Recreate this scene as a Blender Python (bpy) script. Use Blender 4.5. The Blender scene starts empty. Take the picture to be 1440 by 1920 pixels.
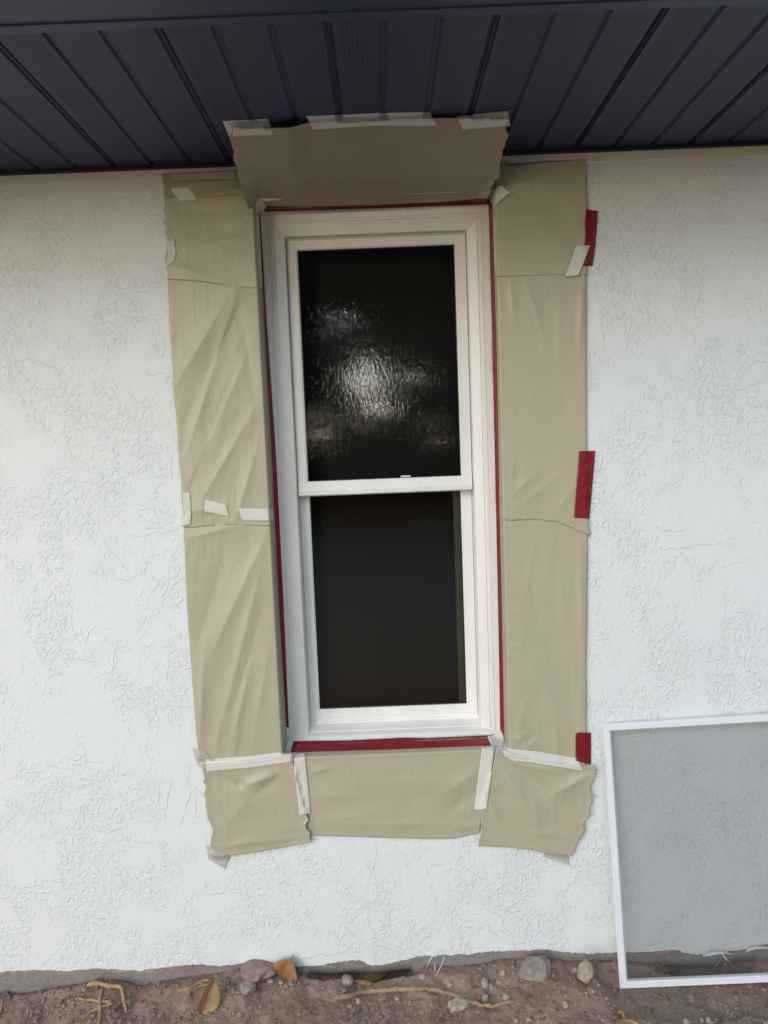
import bpy, math, random
from mathutils import Vector, Matrix, noise
from mathutils.bvhtree import BVHTree

random.seed(7)
scene = bpy.context.scene
C = scene.collection
PI = math.pi

# ------------------------------------------------------------------ camera
F = 1400.0                                   # focal length in pixels of the 1440 x 1920 photograph
CAM = Vector((-0.0039, -2.1313, 1.6163))
YAW, PITCH, ROLL = -0.0013, -0.0884, -0.0390
cy, sy = math.cos(YAW), math.sin(YAW)
FW = Vector((sy*math.cos(PITCH), cy*math.cos(PITCH), math.sin(PITCH)))
r0 = Vector((cy, -sy, 0)); u0 = r0.cross(FW)
RT = r0*math.cos(ROLL) + u0*math.sin(ROLL)
UP = -r0*math.sin(ROLL) + u0*math.cos(ROLL)
cam = bpy.data.cameras.new('camera'); camo = bpy.data.objects.new('camera', cam); C.objects.link(camo)
camo.matrix_world = Matrix(((RT.x, UP.x, -FW.x, CAM.x), (RT.y, UP.y, -FW.y, CAM.y), (RT.z, UP.z, -FW.z, CAM.z), (0, 0, 0, 1)))
cam.sensor_fit = 'VERTICAL'; cam.sensor_height = 24.0; cam.lens = F/1920*24.0
cam.clip_start = 0.02; cam.clip_end = 500
scene.camera = camo

# ------------------------------------------------------------------ light
SUN_EL, SUN_AZ = math.radians(14), math.radians(-22)     # azimuth measured from straight behind the camera, negative = left
sd = Vector((math.sin(SUN_AZ)*math.cos(SUN_EL), -math.cos(SUN_AZ)*math.cos(SUN_EL), math.sin(SUN_EL)))
w = bpy.data.worlds.new('World'); scene.world = w; w.use_nodes = True
wn = w.node_tree; bg = wn.nodes['Background']
sky = wn.nodes.new('ShaderNodeTexSky'); sky.sky_type = 'NISHITA'; sky.sun_disc = False
sky.sun_elevation = SUN_EL; sky.sun_rotation = math.atan2(sd.x, sd.y)
sky.dust_density = 0.6; sky.air_density = 1.0; sky.ozone_density = 2.2
wn.links.new(sky.outputs[0], bg.inputs[0]); bg.inputs[1].default_value = 0.15
sl = bpy.data.lights.new('sun', 'SUN'); sl.energy = 2.1; sl.angle = math.radians(78); sl.color = (1.0, 0.995, 0.985)
so = bpy.data.objects.new('sun', sl); C.objects.link(so)
so.rotation_euler = sd.to_track_quat('Z', 'Y').to_euler()
scene.view_settings.view_transform = 'Standard'; scene.view_settings.look = 'None'
scene.view_settings.exposure = 0.60; scene.view_settings.gamma = 1.0; scene.view_settings.use_curve_mapping = False

# ------------------------------------------------------------------ geometry helpers
def ray(px, py):
    return (FW + RT*((px-720)/F) - UP*((py-960)/F)).normalized()
def at(px, py, Y=0.0):
    d = ray(px, py); return CAM + d*((Y-CAM.y)/d.y)
def atz(px, py, Z):
    d = ray(px, py); return CAM + d*((Z-CAM.z)/d.z)
def topx(P):
    d = P-CAM; k = d.dot(FW); return (720+F*d.dot(RT)/k, 960-F*d.dot(UP)/k)

SURF_V, SURF_F = [], []
def surf(verts, faces):
    n = len(SURF_V); SURF_V.extend([Vector(v) for v in verts]); SURF_F.extend([[i+n for i in f] for f in faces])
ORG = {}
def thing(name, label, cat, loc=(0, 0, 0), group=None):
    o = bpy.data.objects.new(name, None); C.objects.link(o); o.location = loc; o.empty_display_size = 0.05
    ORG[o.name] = Vector(loc)
    o['label'] = label; o['category'] = cat
    if group: o['group'] = group
    return o
def tag(o, label, cat, group=None, kind=None):
    o['label'] = label; o['category'] = cat
    if group: o['group'] = group
    if kind: o['kind'] = kind
    return o
def mk(name, verts, faces, mat, parent=None, smooth=False, solid=0.0, shape=False, uv=None):
    verts = [Vector(v) for v in verts]
    if shape: surf(verts, faces)
    if parent is not None: org = ORG[parent.name]
    else:
        lo = Vector([min(v[i] for v in verts) for i in range(3)]); hi = Vector([max(v[i] for v in verts) for i in range(3)])
        org = (lo+hi)/2
    me = bpy.data.meshes.new(name)
    me.from_pydata([v-org for v in verts], [], faces); me.update()
    if smooth: me.polygons.foreach_set('use_smooth', [True]*len(me.polygons))
    if uv:
        l = me.uv_layers.new(name='UVMap'); flat = []
        for lp in me.loops: flat += list(uv[lp.vertex_index])
        l.data.foreach_set('uv', flat)
    for m in (mat if isinstance(mat, (list, tuple)) else [mat]): me.materials.append(m)
    o = bpy.data.objects.new(name, me); C.objects.link(o)
    if parent is not None: o.parent = parent
    else: o.location = org
    ORG[o.name] = org.copy()
    if solid:
        s = o.modifiers.new('thickness', 'SOLIDIFY'); s.thickness = solid; s.offset = 0
    return o
class MB:
    def __init__(s): s.v = []; s.f = []
    def box(s, x0, x1, y0, y1, z0, z1):
        n = len(s.v)
        s.v += [(x0,y0,z0),(x1,y0,z0),(x1,y1,z0),(x0,y1,z0),(x0,y0,z1),(x1,y0,z1),(x1,y1,z1),(x0,y1,z1)]
        s.f += [[n+i for i in q] for q in ((0,3,2,1),(4,5,6,7),(0,1,5,4),(1,2,6,5),(2,3,7,6),(3,0,4,7))]
        return s
    def quad(s, a, b, c, d):
        n = len(s.v); s.v += [a, b, c, d]; s.f.append([n, n+1, n+2, n+3]); return s
    def loops(s, L, close_first=False, close_last=False):
        """successive rectangles (x0,x1,z0,z1,y): a mitred frame profile"""
        n = len(s.v)
        for (x0,x1,z0,z1,y) in L: s.v += [(x0,y,z0),(x1,y,z0),(x1,y,z1),(x0,y,z1)]
        for k in range(len(L)-1):
            for i in range(4):
                a = n+4*k+i; b = n+4*k+(i+1) % 4
                s.f.append([a, b, b+4, a+4])
        if close_last: s.f.append([n+4*(len(L)-1)+i for i in range(4)])
        return s
    def mk(s, name, mat, parent=None, **k): return mk(name, s.v, s.f, mat, parent, **k)

def lerp(a, b, t): return (a[0]+(b[0]-a[0])*t, a[1]+(b[1]-a[1])*t)
def resample(poly, n):
    ds = [0.0]
    for a, b in zip(poly, poly[1:]): ds.append(ds[-1]+math.hypot(b[0]-a[0], b[1]-a[1]))
    out = []; j = 0
    for i in range(n):
        t = ds[-1]*i/(n-1)
        while j < len(ds)-2 and ds[j+1] < t: j += 1
        k = (t-ds[j])/max(1e-9, ds[j+1]-ds[j]); out.append(lerp(poly[j], poly[j+1], min(1, max(0, k))))
    return out
def coons(L, R, T, B, nu, nv):
    L = resample(L, nv); R = resample(R, nv); T = resample(T, nu); B = resample(B, nu)
    g = []
    for j in range(nv):
        v = j/(nv-1); row = []
        for i in range(nu):
            u = i/(nu-1)
            p = []
            for c in (0, 1):
                a = (1-u)*L[j][c]+u*R[j][c]; b = (1-v)*T[i][c]+v*B[i][c]
                q = (1-u)*(1-v)*L[0][c]+u*(1-v)*R[0][c]+(1-u)*v*L[-1][c]+u*v*R[-1][c]
                p.append(a+b-q)
            row.append(tuple(p))
        g.append(row)
    return g
def torn(poly, amp, step=5.0, seed=0):
    """saw-toothed, torn edge along a pixel polyline"""
    rnd = random.Random(seed); ln = sum(math.hypot(b[0]-a[0], b[1]-a[1]) for a, b in zip(poly, poly[1:]))
    n = max(3, int(ln/step)); P = resample(poly, n); out = []
    for i, p in enumerate(P):
        q0 = P[max(0, i-1)]; q1 = P[min(n-1, i+1)]; dx, dy = q1[0]-q0[0], q1[1]-q0[1]; l = math.hypot(dx, dy) or 1
        k = amp*(0.6*noise.noise((i*0.31, seed*3.1, 0))*2 + rnd.uniform(-.8, .8)*(.35+.65*abs(noise.noise((i*.17, seed, 5)))*2)) if 0 < i < n-1 else 0
        out.append((p[0]-dy/l*k, p[1]+dx/l*k))
    return out
def gridfaces(nu, nv):
    return [[j*nu+i, (j+1)*nu+i, (j+1)*nu+i+1, j*nu+i+1] for j in range(nv-1) for i in range(nu-1)]

# ------------------------------------------------------------------ material helpers
class NT:
    def __init__(s, name, shuffle=False):
        s.m = bpy.data.materials.new(name); s.m.use_nodes = True; s.t = s.m.node_tree
        s.b = s.t.nodes['Principled BSDF']; s.out = s.t.nodes['Material Output']
        s.co = s.n('ShaderNodeTexCoord').outputs['Object']
        if shuffle:
            oi = s.n('ShaderNodeObjectInfo'); ad = s.n('ShaderNodeVectorMath', operation='MULTIPLY_ADD')
            s.l(oi.outputs['Random'], ad.inputs[0]); ad.inputs[1].default_value = (37, 0, 61); s.l(s.co, ad.inputs[2]); s.co = ad.outputs[0]
    def n(s, typ, **k):
        q = s.t.nodes.new(typ)
        for a, v in k.items(): setattr(q, a, v)
        return q
    def l(s, a, b): s.t.links.new(a, b)
    def val(s, sock, v):
        if hasattr(v, 'is_output'): s.l(v, sock)
        else: sock.default_value = v
    def noise(s, scale, detail=3, rough=.55, dist=0.0, vec=None, typ=None):
        q = s.n('ShaderNodeTexNoise'); q.inputs['Scale'].default_value = scale; q.inputs['Detail'].default_value = detail
        q.inputs['Roughness'].default_value = rough; q.inputs['Distortion'].default_value = dist
        if typ: q.noise_type = typ
        s.l(vec if vec is not None else s.co, q.inputs['Vector']); return q.outputs['Fac']
    def mapping(s, scale=(1, 1, 1), rot=(0, 0, 0), loc=(0, 0, 0), vec=None):
        q = s.n('ShaderNodeMapping'); q.inputs['Scale'].default_value = scale; q.inputs['Rotation'].default_value = rot; q.inputs['Location'].default_value = loc
        s.l(vec if vec is not None else s.co, q.inputs['Vector']); return q.outputs['Vector']
    def warp(s, amt, scale, vec=None):
        q = s.n('ShaderNodeTexNoise'); q.inputs['Scale'].default_value = scale; q.inputs['Detail'].default_value = 2
        v = vec if vec is not None else s.co
        s.l(v, q.inputs['Vector'])
        a = s.n('ShaderNodeVectorMath', operation='MULTIPLY_ADD'); s.l(q.outputs['Color'], a.inputs[0])
        a.inputs[1].default_value = (amt, amt, amt); s.l(v, a.inputs[2]); return a.outputs[0]
    def math(s, op, a, b=0.0, clamp=False):
        q = s.n('ShaderNodeMath', operation=op); q.use_clamp = clamp; s.val(q.inputs[0], a); s.val(q.inputs[1], b); return q.outputs[0]
    def step(s, x, a, b, lo=0.0, hi=1.0):
        q = s.n('ShaderNodeMapRange'); q.interpolation_type = 'SMOOTHSTEP'; s.val(q.inputs[0], x)
        q.inputs[1].default_value = a; q.inputs[2].default_value = b; q.inputs[3].default_value = lo; q.inputs[4].default_value = hi; return q.outputs[0]
    def mix(s, f, a, b):
        q = s.n('ShaderNodeMix'); q.data_type = 'RGBA'; s.val(q.inputs[0], f)
        for sk, v in ((q.inputs[6], a), (q.inputs[7], b)):
            if hasattr(v, 'is_output'): s.l(v, sk)
            else: sk.default_value = (*v, 1)
        return q.outputs[2]
    def color(s, c):
        if hasattr(c, 'is_output'): s.l(c, s.b.inputs['Base Color'])
        else: s.b.inputs['Base Color'].default_value = (*c, 1)
    def bump(s, h, dist, strength=1.0, prev=None):
        q = s.n('ShaderNodeBump'); q.inputs['Strength'].default_value = strength; q.inputs['Distance'].default_value = dist
        s.l(h, q.inputs['Height'])
        if prev is not None: s.l(prev, q.inputs['Normal'])
        s.l(q.outputs[0], s.b.inputs['Normal']); return q.outputs[0]
    def rough(s, r, spec=.5):
        s.val(s.b.inputs['Roughness'], r); s.b.inputs['Specular IOR Level'].default_value = spec

# ---- stucco: knocked-down trowel texture under white paint
def m_stucco():
    t = NT('white_stucco')
    flat = t.mapping(scale=(1, .05, 1))
    wv = t.warp(.012, 60, t.warp(.05, 7, flat))
    jag = t.warp(.020, 55, t.warp(.03, 12, flat))
    clus = t.step(t.noise(4.0, 3, .6, .4, t.mapping(scale=(1.25, 1, .8), rot=(0, .35, 0), vec=jag)), .42, .54)
    clus2 = t.step(t.noise(8.5, 3, .6, .6, t.mapping(scale=(1.0, 1, .55), rot=(0, .6, 0), loc=(4, 0, 8), vec=jag)), .38, .52)
    m = t.math('MULTIPLY', t.math('MAXIMUM', clus, t.step(t.noise(2.6, 2, .5, 0, t.mapping(loc=(3, 0, 7), vec=jag)), .48, .58)), clus2)
    fine = t.step(t.noise(78, 2, .5, .8, t.mapping(scale=(1, 1, .85), rot=(0, .5, 0), vec=flat)), .49, .66)
    fine2 = t.step(t.noise(120, 2, .5, .6, t.mapping(scale=(.75, 1, 1.1), loc=(5, 0, 2), vec=flat)), .52, .68)
    pat = t.math('MAXIMUM', fine, t.math('MULTIPLY', fine2, .6))
    h1 = t.math('MULTIPLY', pat, t.math('ADD', t.math('MULTIPLY', m, .72), .15))
    crumb = t.step(t.noise(95, 2, .5, 0, t.mapping(loc=(8, 0, 3), vec=flat)), .36, .58)
    ln = t.math('ABSOLUTE', t.math('SUBTRACT', t.noise(5.0, 3, .5, .5, t.mapping(scale=(1.5, 1, .6), rot=(0, -.25, 0), loc=(1, 0, 4), vec=jag)), .5))
    ln = t.step(ln, 0.0, .013, 1.0, 0.0)
    h2 = t.math('MULTIPLY', ln, t.step(t.noise(6, 2, .5, 0, t.mapping(loc=(9, 0, 1), vec=flat)), .46, .60))
    ln2 = t.math('ABSOLUTE', t.math('SUBTRACT', t.noise(3.6, 4, .5, .4, t.mapping(scale=(.7, 1, 2.0), rot=(0, .3, 0), loc=(21, 0, 14), vec=jag)), .48))
    ln2 = t.step(ln2, 0.0, .011, 1.0, 0.0)
    h2 = t.math('MAXIMUM', h2, t.math('MULTIPLY', ln2, t.step(t.noise(5, 2, .5, 0, t.mapping(loc=(2, 0, 11), vec=flat)), .48, .60)))
    h2 = t.math('MULTIPLY', h2, t.math('ADD', t.math('MULTIPLY', crumb, .75), .15))
    # shallow trowel plateaus
    pl = t.step(t.noise(6.5, 4, .55, .8, wv), .49, .52)
    h = t.math('ADD', t.math('MAXIMUM', h1, h2), t.math('MULTIPLY', pl, .22))
    micro = t.noise(260, 2, .6, 0, flat)
    h = t.math('ADD', h, t.math('MULTIPLY', micro, .10))
    h = t.math('ADD', h, t.math('MULTIPLY', t.noise(16, 3, .5, 0, flat), .40))
    t.bump(h, .0019, 1.0)
    v = t.noise(1.7, 4, .6)
    t.color(t.mix(v, (.75, .775, .76), (.79, .81, .798)))
    t.rough(.62, .35)
    return t.m
def m_plain(name, c, rough=.5, spec=.5, var=.08, scale=30, bump=.0003, bscale=200):
    t = NT(name); v = t.noise(scale, 4, .6)
    t.color(t.mix(v, tuple(x*(1-var) for x in c), tuple(min(1, x*(1+var)) for x in c))); t.rough(rough, spec)
    if bump: t.bump(t.noise(bscale, 3, .6), bump)
    return t.m
def m_paper(name, ca, cb, cf):
    t = NT(name, True)
    fib = t.noise(220, 3, .7, 0, t.mapping(scale=(1.0, 1, .12)))
    cl = t.noise(9, 4, .6)
    c = t.mix(cl, ca, cb)
    c = t.mix(t.math('MULTIPLY', t.step(fib, .45, .75), .22), c, cf)
    t.color(c); t.rough(.40, .42)
    crk = t.noise(28, 4, .6, .8, t.mapping(scale=(1.4, 1, .55)))
    cr = t.math('ABSOLUTE', t.math('SUBTRACT', t.noise(13, 3, .55, .7, t.mapping(scale=(1.3, 1, .6), rot=(0, .35, 0))), .5))
    cr = t.step(cr, 0.0, .05, 1.0, 0.0); cr = t.math('MULTIPLY', cr, t.step(t.noise(10, 2, .5, 0, t.mapping(loc=(4, 4, 4))), .48, .62))
    h = t.math('ADD', t.math('MULTIPLY', crk, .55), t.math('MULTIPLY', fib, .10)); h = t.math('ADD', h, t.math('MULTIPLY', cr, .16))
    t.bump(h, .0026, .9)
    return t.m
def m_tape():
    t = NT('cream_masking_tape', True)
    cr = t.noise(330, 2, .6, 0, t.mapping(scale=(1, 1, 1)))
    wr = t.noise(60, 3, .6, .5)
    t.color(t.mix(t.noise(40, 3), (.70, .68, .60), (.76, .74, .665))); t.rough(.55, .35)
    t.bump(t.math('ADD', t.math('MULTIPLY', cr, .25), wr), .0012, .7)
    tr = t.n('ShaderNodeBsdfTransparent'); mx = t.n('ShaderNodeMixShader'); mx.inputs[0].default_value = .10
    t.l(t.b.outputs[0], mx.inputs[1]); t.l(tr.outputs[0], mx.inputs[2]); t.l(mx.outputs[0], t.out.inputs[0])
    return t.m
def m_thintape():
    t = NT('translucent_masking_tape', True)
    t.color((.66, .62, .54)); t.rough(.5, .35)
    t.bump(t.noise(120, 3, .6), .0009, .7)
    tr = t.n('ShaderNodeBsdfTransparent'); mx = t.n('ShaderNodeMixShader'); mx.inputs[0].default_value = .52
    t.l(t.b.outputs[0], mx.inputs[1]); t.l(tr.outputs[0], mx.inputs[2]); t.l(mx.outputs[0], t.out.inputs[0])
    return t.m
def m_red():
    t = NT('red_plastic_tape', True)
    t.color(t.mix(t.noise(25, 4), (.20, .007, .013), (.25, .010, .018))); t.rough(t.step(t.noise(45, 3), .3, .7, .38, .55), .35)
    a = t.noise(30, 3, .6, 1.0, t.mapping(scale=(1.6, 1, .7))); b = t.step(t.noise(45, 2, .5, 1.5), .55, .75)
    t.bump(t.math('ADD', a, t.math('MULTIPLY', b, .5)), .0022, .8)
    return t.m
def m_vinyl():
    t = NT('white_vinyl')
    g = t.noise(18, 4, .65, 0, t.mapping(scale=(1, 1, .25)))
    c = t.mix(t.step(g, .35, .75), (.82, .805, .77), (.77, .75, .705))
    sp = t.step(t.noise(320, 1, .5), .76, .80)
    c = t.mix(t.math('MULTIPLY', sp, .5), c, (.42, .38, .30))
    t.color(c); t.rough(.38, .45); t.bump(t.noise(12, 2, .5), .0008, .6)
    return t.m
def m_sealant():
    t = NT('smeared_white_sealant')
    g = t.noise(26, 5, .7, .4, t.mapping(scale=(4, 1, .5)))
    c = t.mix(t.step(g, .42, .66), (.74, .73, .72), (.60, .55, .555))
    t.color(c); t.rough(.6, .3); t.bump(t.noise(70, 4, .65, .4, t.mapping(scale=(2, 1, .5))), .003, .8)
    return t.m
def m_glass(name, tint):
    t = NT(name); t.t.nodes.remove(t.b)
    st = t.mapping(scale=(1, 1, .38))
    h = t.noise(125, 2, .55, 1.0, st); h = t.math('ADD', h, t.math('MULTIPLY', t.noise(60, 2, .5, .5, st), .8))
    bp = t.n('ShaderNodeBump'); bp.inputs['Strength'].default_value = .14; bp.inputs['Distance'].default_value = .0011; t.l(h, bp.inputs['Height'])
    g = t.n('ShaderNodeBsdfGlossy'); g.inputs['Roughness'].default_value = .018; t.l(bp.outputs[0], g.inputs['Normal'])
    fr = t.n('ShaderNodeFresnel'); fr.inputs['IOR'].default_value = 1.95; t.l(bp.outputs[0], fr.inputs['Normal'])
    tr = t.n('ShaderNodeBsdfTransparent'); tr.inputs[0].default_value = (*tint, 1)
    mx = t.n('ShaderNodeMixShader'); t.l(fr.outputs[0], mx.inputs[0]); t.l(tr.outputs[0], mx.inputs[1]); t.l(g.outputs[0], mx.inputs[2])
    t.l(mx.outputs[0], t.out.inputs[0]); return t.m
def m_soffit():
    t = NT('charcoal_vented_soffit')
    sep = t.n('ShaderNodeSeparateXYZ'); t.l(t.co, sep.inputs[0])
    P = .0090
    def cell(a, off=0.0):
        q = t.math('ADD', t.math('DIVIDE', a, P), off); q = t.math('FRACT', q); return t.math('ABSOLUTE', t.math('SUBTRACT', q, .5))
    row = t.math('FLOOR', t.math('DIVIDE', sep.outputs[1], P*1.0))
    half = 0.0
    dx = cell(sep.outputs[0], half); dy = cell(sep.outputs[1])
    d = t.math('SQRT', t.math('ADD', t.math('MULTIPLY', dx, dx), t.math('MULTIPLY', t.math('MULTIPLY', dy, dy), .55)))
    hole = t.step(d, .20, .29, 1.0, 0.0)
    # only the middle of each face is perforated
    fx = t.math('FRACT', t.math('DIVIDE', t.math('SUBTRACT', sep.outputs[0], .4400), .105))
    band = t.math('MULTIPLY', t.step(fx, .26, .28), t.step(fx, .93, .95, 1.0, 0.0))
    face = t.math('FLOORED_MODULO', t.math('FLOOR', t.math('DIVIDE', t.math('SUBTRACT', sep.outputs[0], .4400), .105)), 3.0)
    strong = t.math('COMPARE', face, 1.0); strong.node.inputs[2].default_value = .3
    hole = t.math('MULTIPLY', hole, t.math('MULTIPLY', band, t.math('ADD', t.math('MULTIPLY', strong, .42), .34)))
    grain = t.noise(500, 2, .6, 0, t.mapping(scale=(.4, 1, 1)))
    c = t.mix(t.noise(6, 3), (.041, .049, .108), (.048, .056, .124))
    t.color(t.mix(hole, c, (.008, .008, .011))); t.rough(.5, .4)
    t.bump(t.math('SUBTRACT', t.math('MULTIPLY', grain, .25), hole), .0012, .8)
    return t.m
def m_dirt():
    t = NT('dry_brown_dirt')
    a = t.noise(9, 6, .65); b = t.noise(70, 4, .7); c = t.noise(260, 3, .7)
    col = t.mix(t.step(a, .35, .65), (.245, .158, .112), (.345, .245, .182))
    col = t.mix(t.math('MULTIPLY', t.step(b, .48, .70), .6), col, (.40, .32, .27))
    col = t.mix(t.math('MULTIPLY', t.step(c, .62, .74), .45), col, (.085, .055, .045))
    g = t.n('ShaderNodeSeparateXYZ'); t.l(t.co, g.inputs[0])
    bounce_ground = t.step(t.math('ADD', g.outputs[1], t.math('MULTIPLY', t.noise(2.0, 3), .8)), -2.6, -1.8, 1.0, 0.0)  # unseen far ground, kept pale to bounce light up under the eave
    col = t.mix(bounce_ground, col, t.mix(t.noise(.5, 4), (.33, .30, .23), (.26, .25, .17)))
    t.color(col); t.rough(.95, .15)
    t.bump(t.math('ADD', t.math('MULTIPLY', b, 1.0), t.math('MULTIPLY', c, .45)), .006, .9)
    return t.m
def m_found():
    t = NT('bare_grey_render')
    a = t.noise(14, 5, .65, .3, t.mapping(scale=(.6, 1, 1.6))); b = t.noise(120, 4, .7)
    c = t.mix(t.math('MULTIPLY', t.step(a, .50, .66), .55), (.29, .275, .25), (.25, .165, .13))
    c = t.mix(t.math('MULTIPLY', t.step(b, .45, .7), .5), c, (.20, .18, .155))
    t.color(c); t.rough(.9, .2); t.bump(t.math('ADD', b, t.noise(40, 4, .6)), .006, .9)
    return t.m
def m_two(name, c1, c2, scale=20, sc=(1, 1, 1), rough=.7, bump=.002, bscale=90, spec=.3):
    t = NT(name); v = t.noise(scale, 5, .65, .3, t.mapping(scale=sc))
    t.color(t.mix(t.step(v, .35, .65), c1, c2)); t.rough(rough, spec)
    t.bump(t.noise(bscale, 4, .65), bump, .8); return t.m
def m_mesh():
    t = NT('grey_insect_mesh')
    t.color((.105, .11, .12)); t.rough(.5, .4)
    uv = t.n('ShaderNodeTexCoord').outputs['UV']
    s = t.n('ShaderNodeSeparateXYZ'); t.l(uv, s.inputs[0])
    def th(a):
        q = t.math('ABSOLUTE', t.math('SUBTRACT', t.math('FRACT', t.math('DIVIDE', a, .0022)), .5)); return t.step(q, .070, .105, 1.0, 0.0)
    k = t.math('MAXIMUM', th(s.outputs[0]), th(s.outputs[1]))
    k = t.math('MULTIPLY', k, .92)
    tr = t.n('ShaderNodeBsdfTransparent'); mx = t.n('ShaderNodeMixShader')
    t.l(k, mx.inputs[0]); t.l(tr.outputs[0], mx.inputs[1]); t.l(t.b.outputs[0], mx.inputs[2]); t.l(mx.outputs[0], t.out.inputs[0])
    return t.m

STUCCO = m_stucco(); PAPER = m_paper('kraft_masking_paper', (.430, .397, .280), (.478, .441, .314), (.37, .335, .225)); BROWN_SHADE_PAPER = m_paper('brown_shaded_paper', (.33, .284, .21), (.37, .32, .236), (.29, .25, .18)); TAPE = m_tape(); THIN = m_thintape(); RED = m_red(); VINYL = m_vinyl(); SEAL = m_sealant()  # second paper is browner, with the shade under the soffit put into its colour
GLASS_U = m_glass('obscure_glass', (.6, .64, .65)); GLASS_L = m_glass('obscure_glass_inner', (.60, .55, .50))
SOFFIT = m_soffit(); DIRT = m_dirt(); FOUND = m_found(); MESH = m_mesh()
CHAR = m_plain('charcoal_aluminium', (.041, .048, .122), .42, .45)
CHAN = m_plain('black_channel', (.018, .016, .022), .5, .4)
FRIEZE = m_plain('cream_paint', (.80, .74, .60), .7, .3, .05)
DARKROOM = m_plain('dark_room', (.36, .33, .30), .9, .1)
GREENJAMB = m_plain('pale_green_reveal', (.44, .53, .43), .6, .3)
ALU = m_plain('white_aluminium', (.80, .81, .83), .35, .5, .03, 15, .0002, 40)
BLACKGASKET = m_plain('black_gasket', (.012, .012, .013), .5, .4)
YELLOW = m_plain('yellowed_weatherstrip', (.62, .54, .36), .6, .3)
SHINGLE = m_two('grey_shingle', (.07, .07, .07), (.12, .115, .11), 30)

# ------------------------------------------------------------------ the house
ZB = 0.72                      # height of the window's bottom edge
ZT = ZB + 1.5757
ZS = 0.72 + 1.6856             # soffit
HX, HZ0, HZ1 = 0.336, ZB-0.012, ZT+0.010      # opening in the stucco
house = thing('house', 'white stucco house wall under a dark charcoal vented soffit, with one tall window', 'house')

PAINT = [(-400,1836),(-120,1828),(0,1823),(45,1819),(85,1819),(120,1821),(175,1816),(265,1820),(290,1816),(345,1810),(380,1808),(410,1812),(440,1808),(480,1803),
         (520,1808),(560,1812),(600,1810),(640,1803),(672,1799),(690,1809),(715,1810),(745,1803),(785,1793),(830,1791),(880,1789),(915,1784),(960,1783),(1020,1780),
         (1060,1785),(1100,1788),(1160,1786),(1230,1784),(1270,1780),(1285,1788),(1320,1790),(1360,1785),(1400,1779),(1440,1770),(1560,1764),(1800,1756)]
BASE = [(-400,1880),(0,1862),(45,1863),(75,1859),(100,1853),(150,1845),(210,1837),(240,1840),(265,1850),(300,1843),(330,1838),(400,1829),(440,1820),(470,1812),(510,1822),
        (560,1826),(590,1827),(650,1826),(700,1826),(750,1820),(800,1815),(850,1815),(900,1810),(940,1799),(1000,1799),(1050,1801),(1090,1804),(1160,1804),(1260,1812),(1330,1815),(1440,1800),(1800,1790)]
def prof(poly, Y=0.0): return [(p.x, p.z) for p in (at(a, b, Y) for a, b in poly)]
def ev(pr, x):
    if x <= pr[0][0]: return pr[0][1]
    for (a, b), (c, d) in zip(pr, pr[1:]):
        if x <= c: return b+(d-b)*(x-a)/(c-a)
    return pr[-1][1]
PP, BP = prof(PAINT), prof(BASE)
def paint_z(x): return ev(PP, x) + .004*noise.noise((x*38, 1, 2)) + .0035*noise.noise((x*120, 4, 2)) + .002*noise.noise((x*330, 4, 7))
def base_z(x): return ev(BP, x)

WX = 5.0
xs = [-WX]+[-1.9+.0045*i for i in range(int(3.8/.0045)+1)]+[WX]
xs = sorted([x for x in xs if min(abs(x-HX), abs(x+HX)) > .002]+[-HX, HX])
wv, wf = [], []
def q(a, b, c, d):
    n = len(wv); wv.extend([a, b, c, d]); wf.append([n, n+1, n+2, n+3])
TOPZ = ZS+.06
for a, b in zip(xs, xs[1:]):
    za, zb = paint_z(a), paint_z(b)
    inside = a >= -HX-1e-6 and b <= HX+1e-6
    if inside:
        q((a,0,za),(b,0,zb),(b,0,HZ0),(a,0,HZ0)); q((a,0,HZ1),(b,0,HZ1),(b,0,TOPZ),(a,0,TOPZ))
    else: q((a,0,za),(b,0,zb),(b,0,TOPZ),(a,0,TOPZ))
    q((a,.012,za-.001),(b,.012,zb-.001),(b,0,zb),(a,0,za))
DI = .20
q((-HX,0,HZ0),(-HX,0,HZ1),(-HX,DI,HZ1),(-HX,DI,HZ0)); q((HX,0,HZ0),(HX,DI,HZ0),(HX,DI,HZ1),(HX,0,HZ1))
q((-HX,0,HZ1),(HX,0,HZ1),(HX,DI,HZ1),(-HX,DI,HZ1)); q((-HX,0,HZ0),(-HX,DI,HZ0+.01),(HX,DI,HZ0+.01),(HX,0,HZ0))
q((-WX,0,-.1),(-WX,6,-.1),(-WX,6,TOPZ),(-WX,0,TOPZ)); q((WX,0,-.1),(WX,0,TOPZ),(WX,6,TOPZ),(WX,6,-.1)); q((-WX,6,-.1),(WX,6,-.1),(WX,6,TOPZ),(-WX,6,TOPZ))
mk('wall', wv, wf, STUCCO, house, shape=True)

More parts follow.
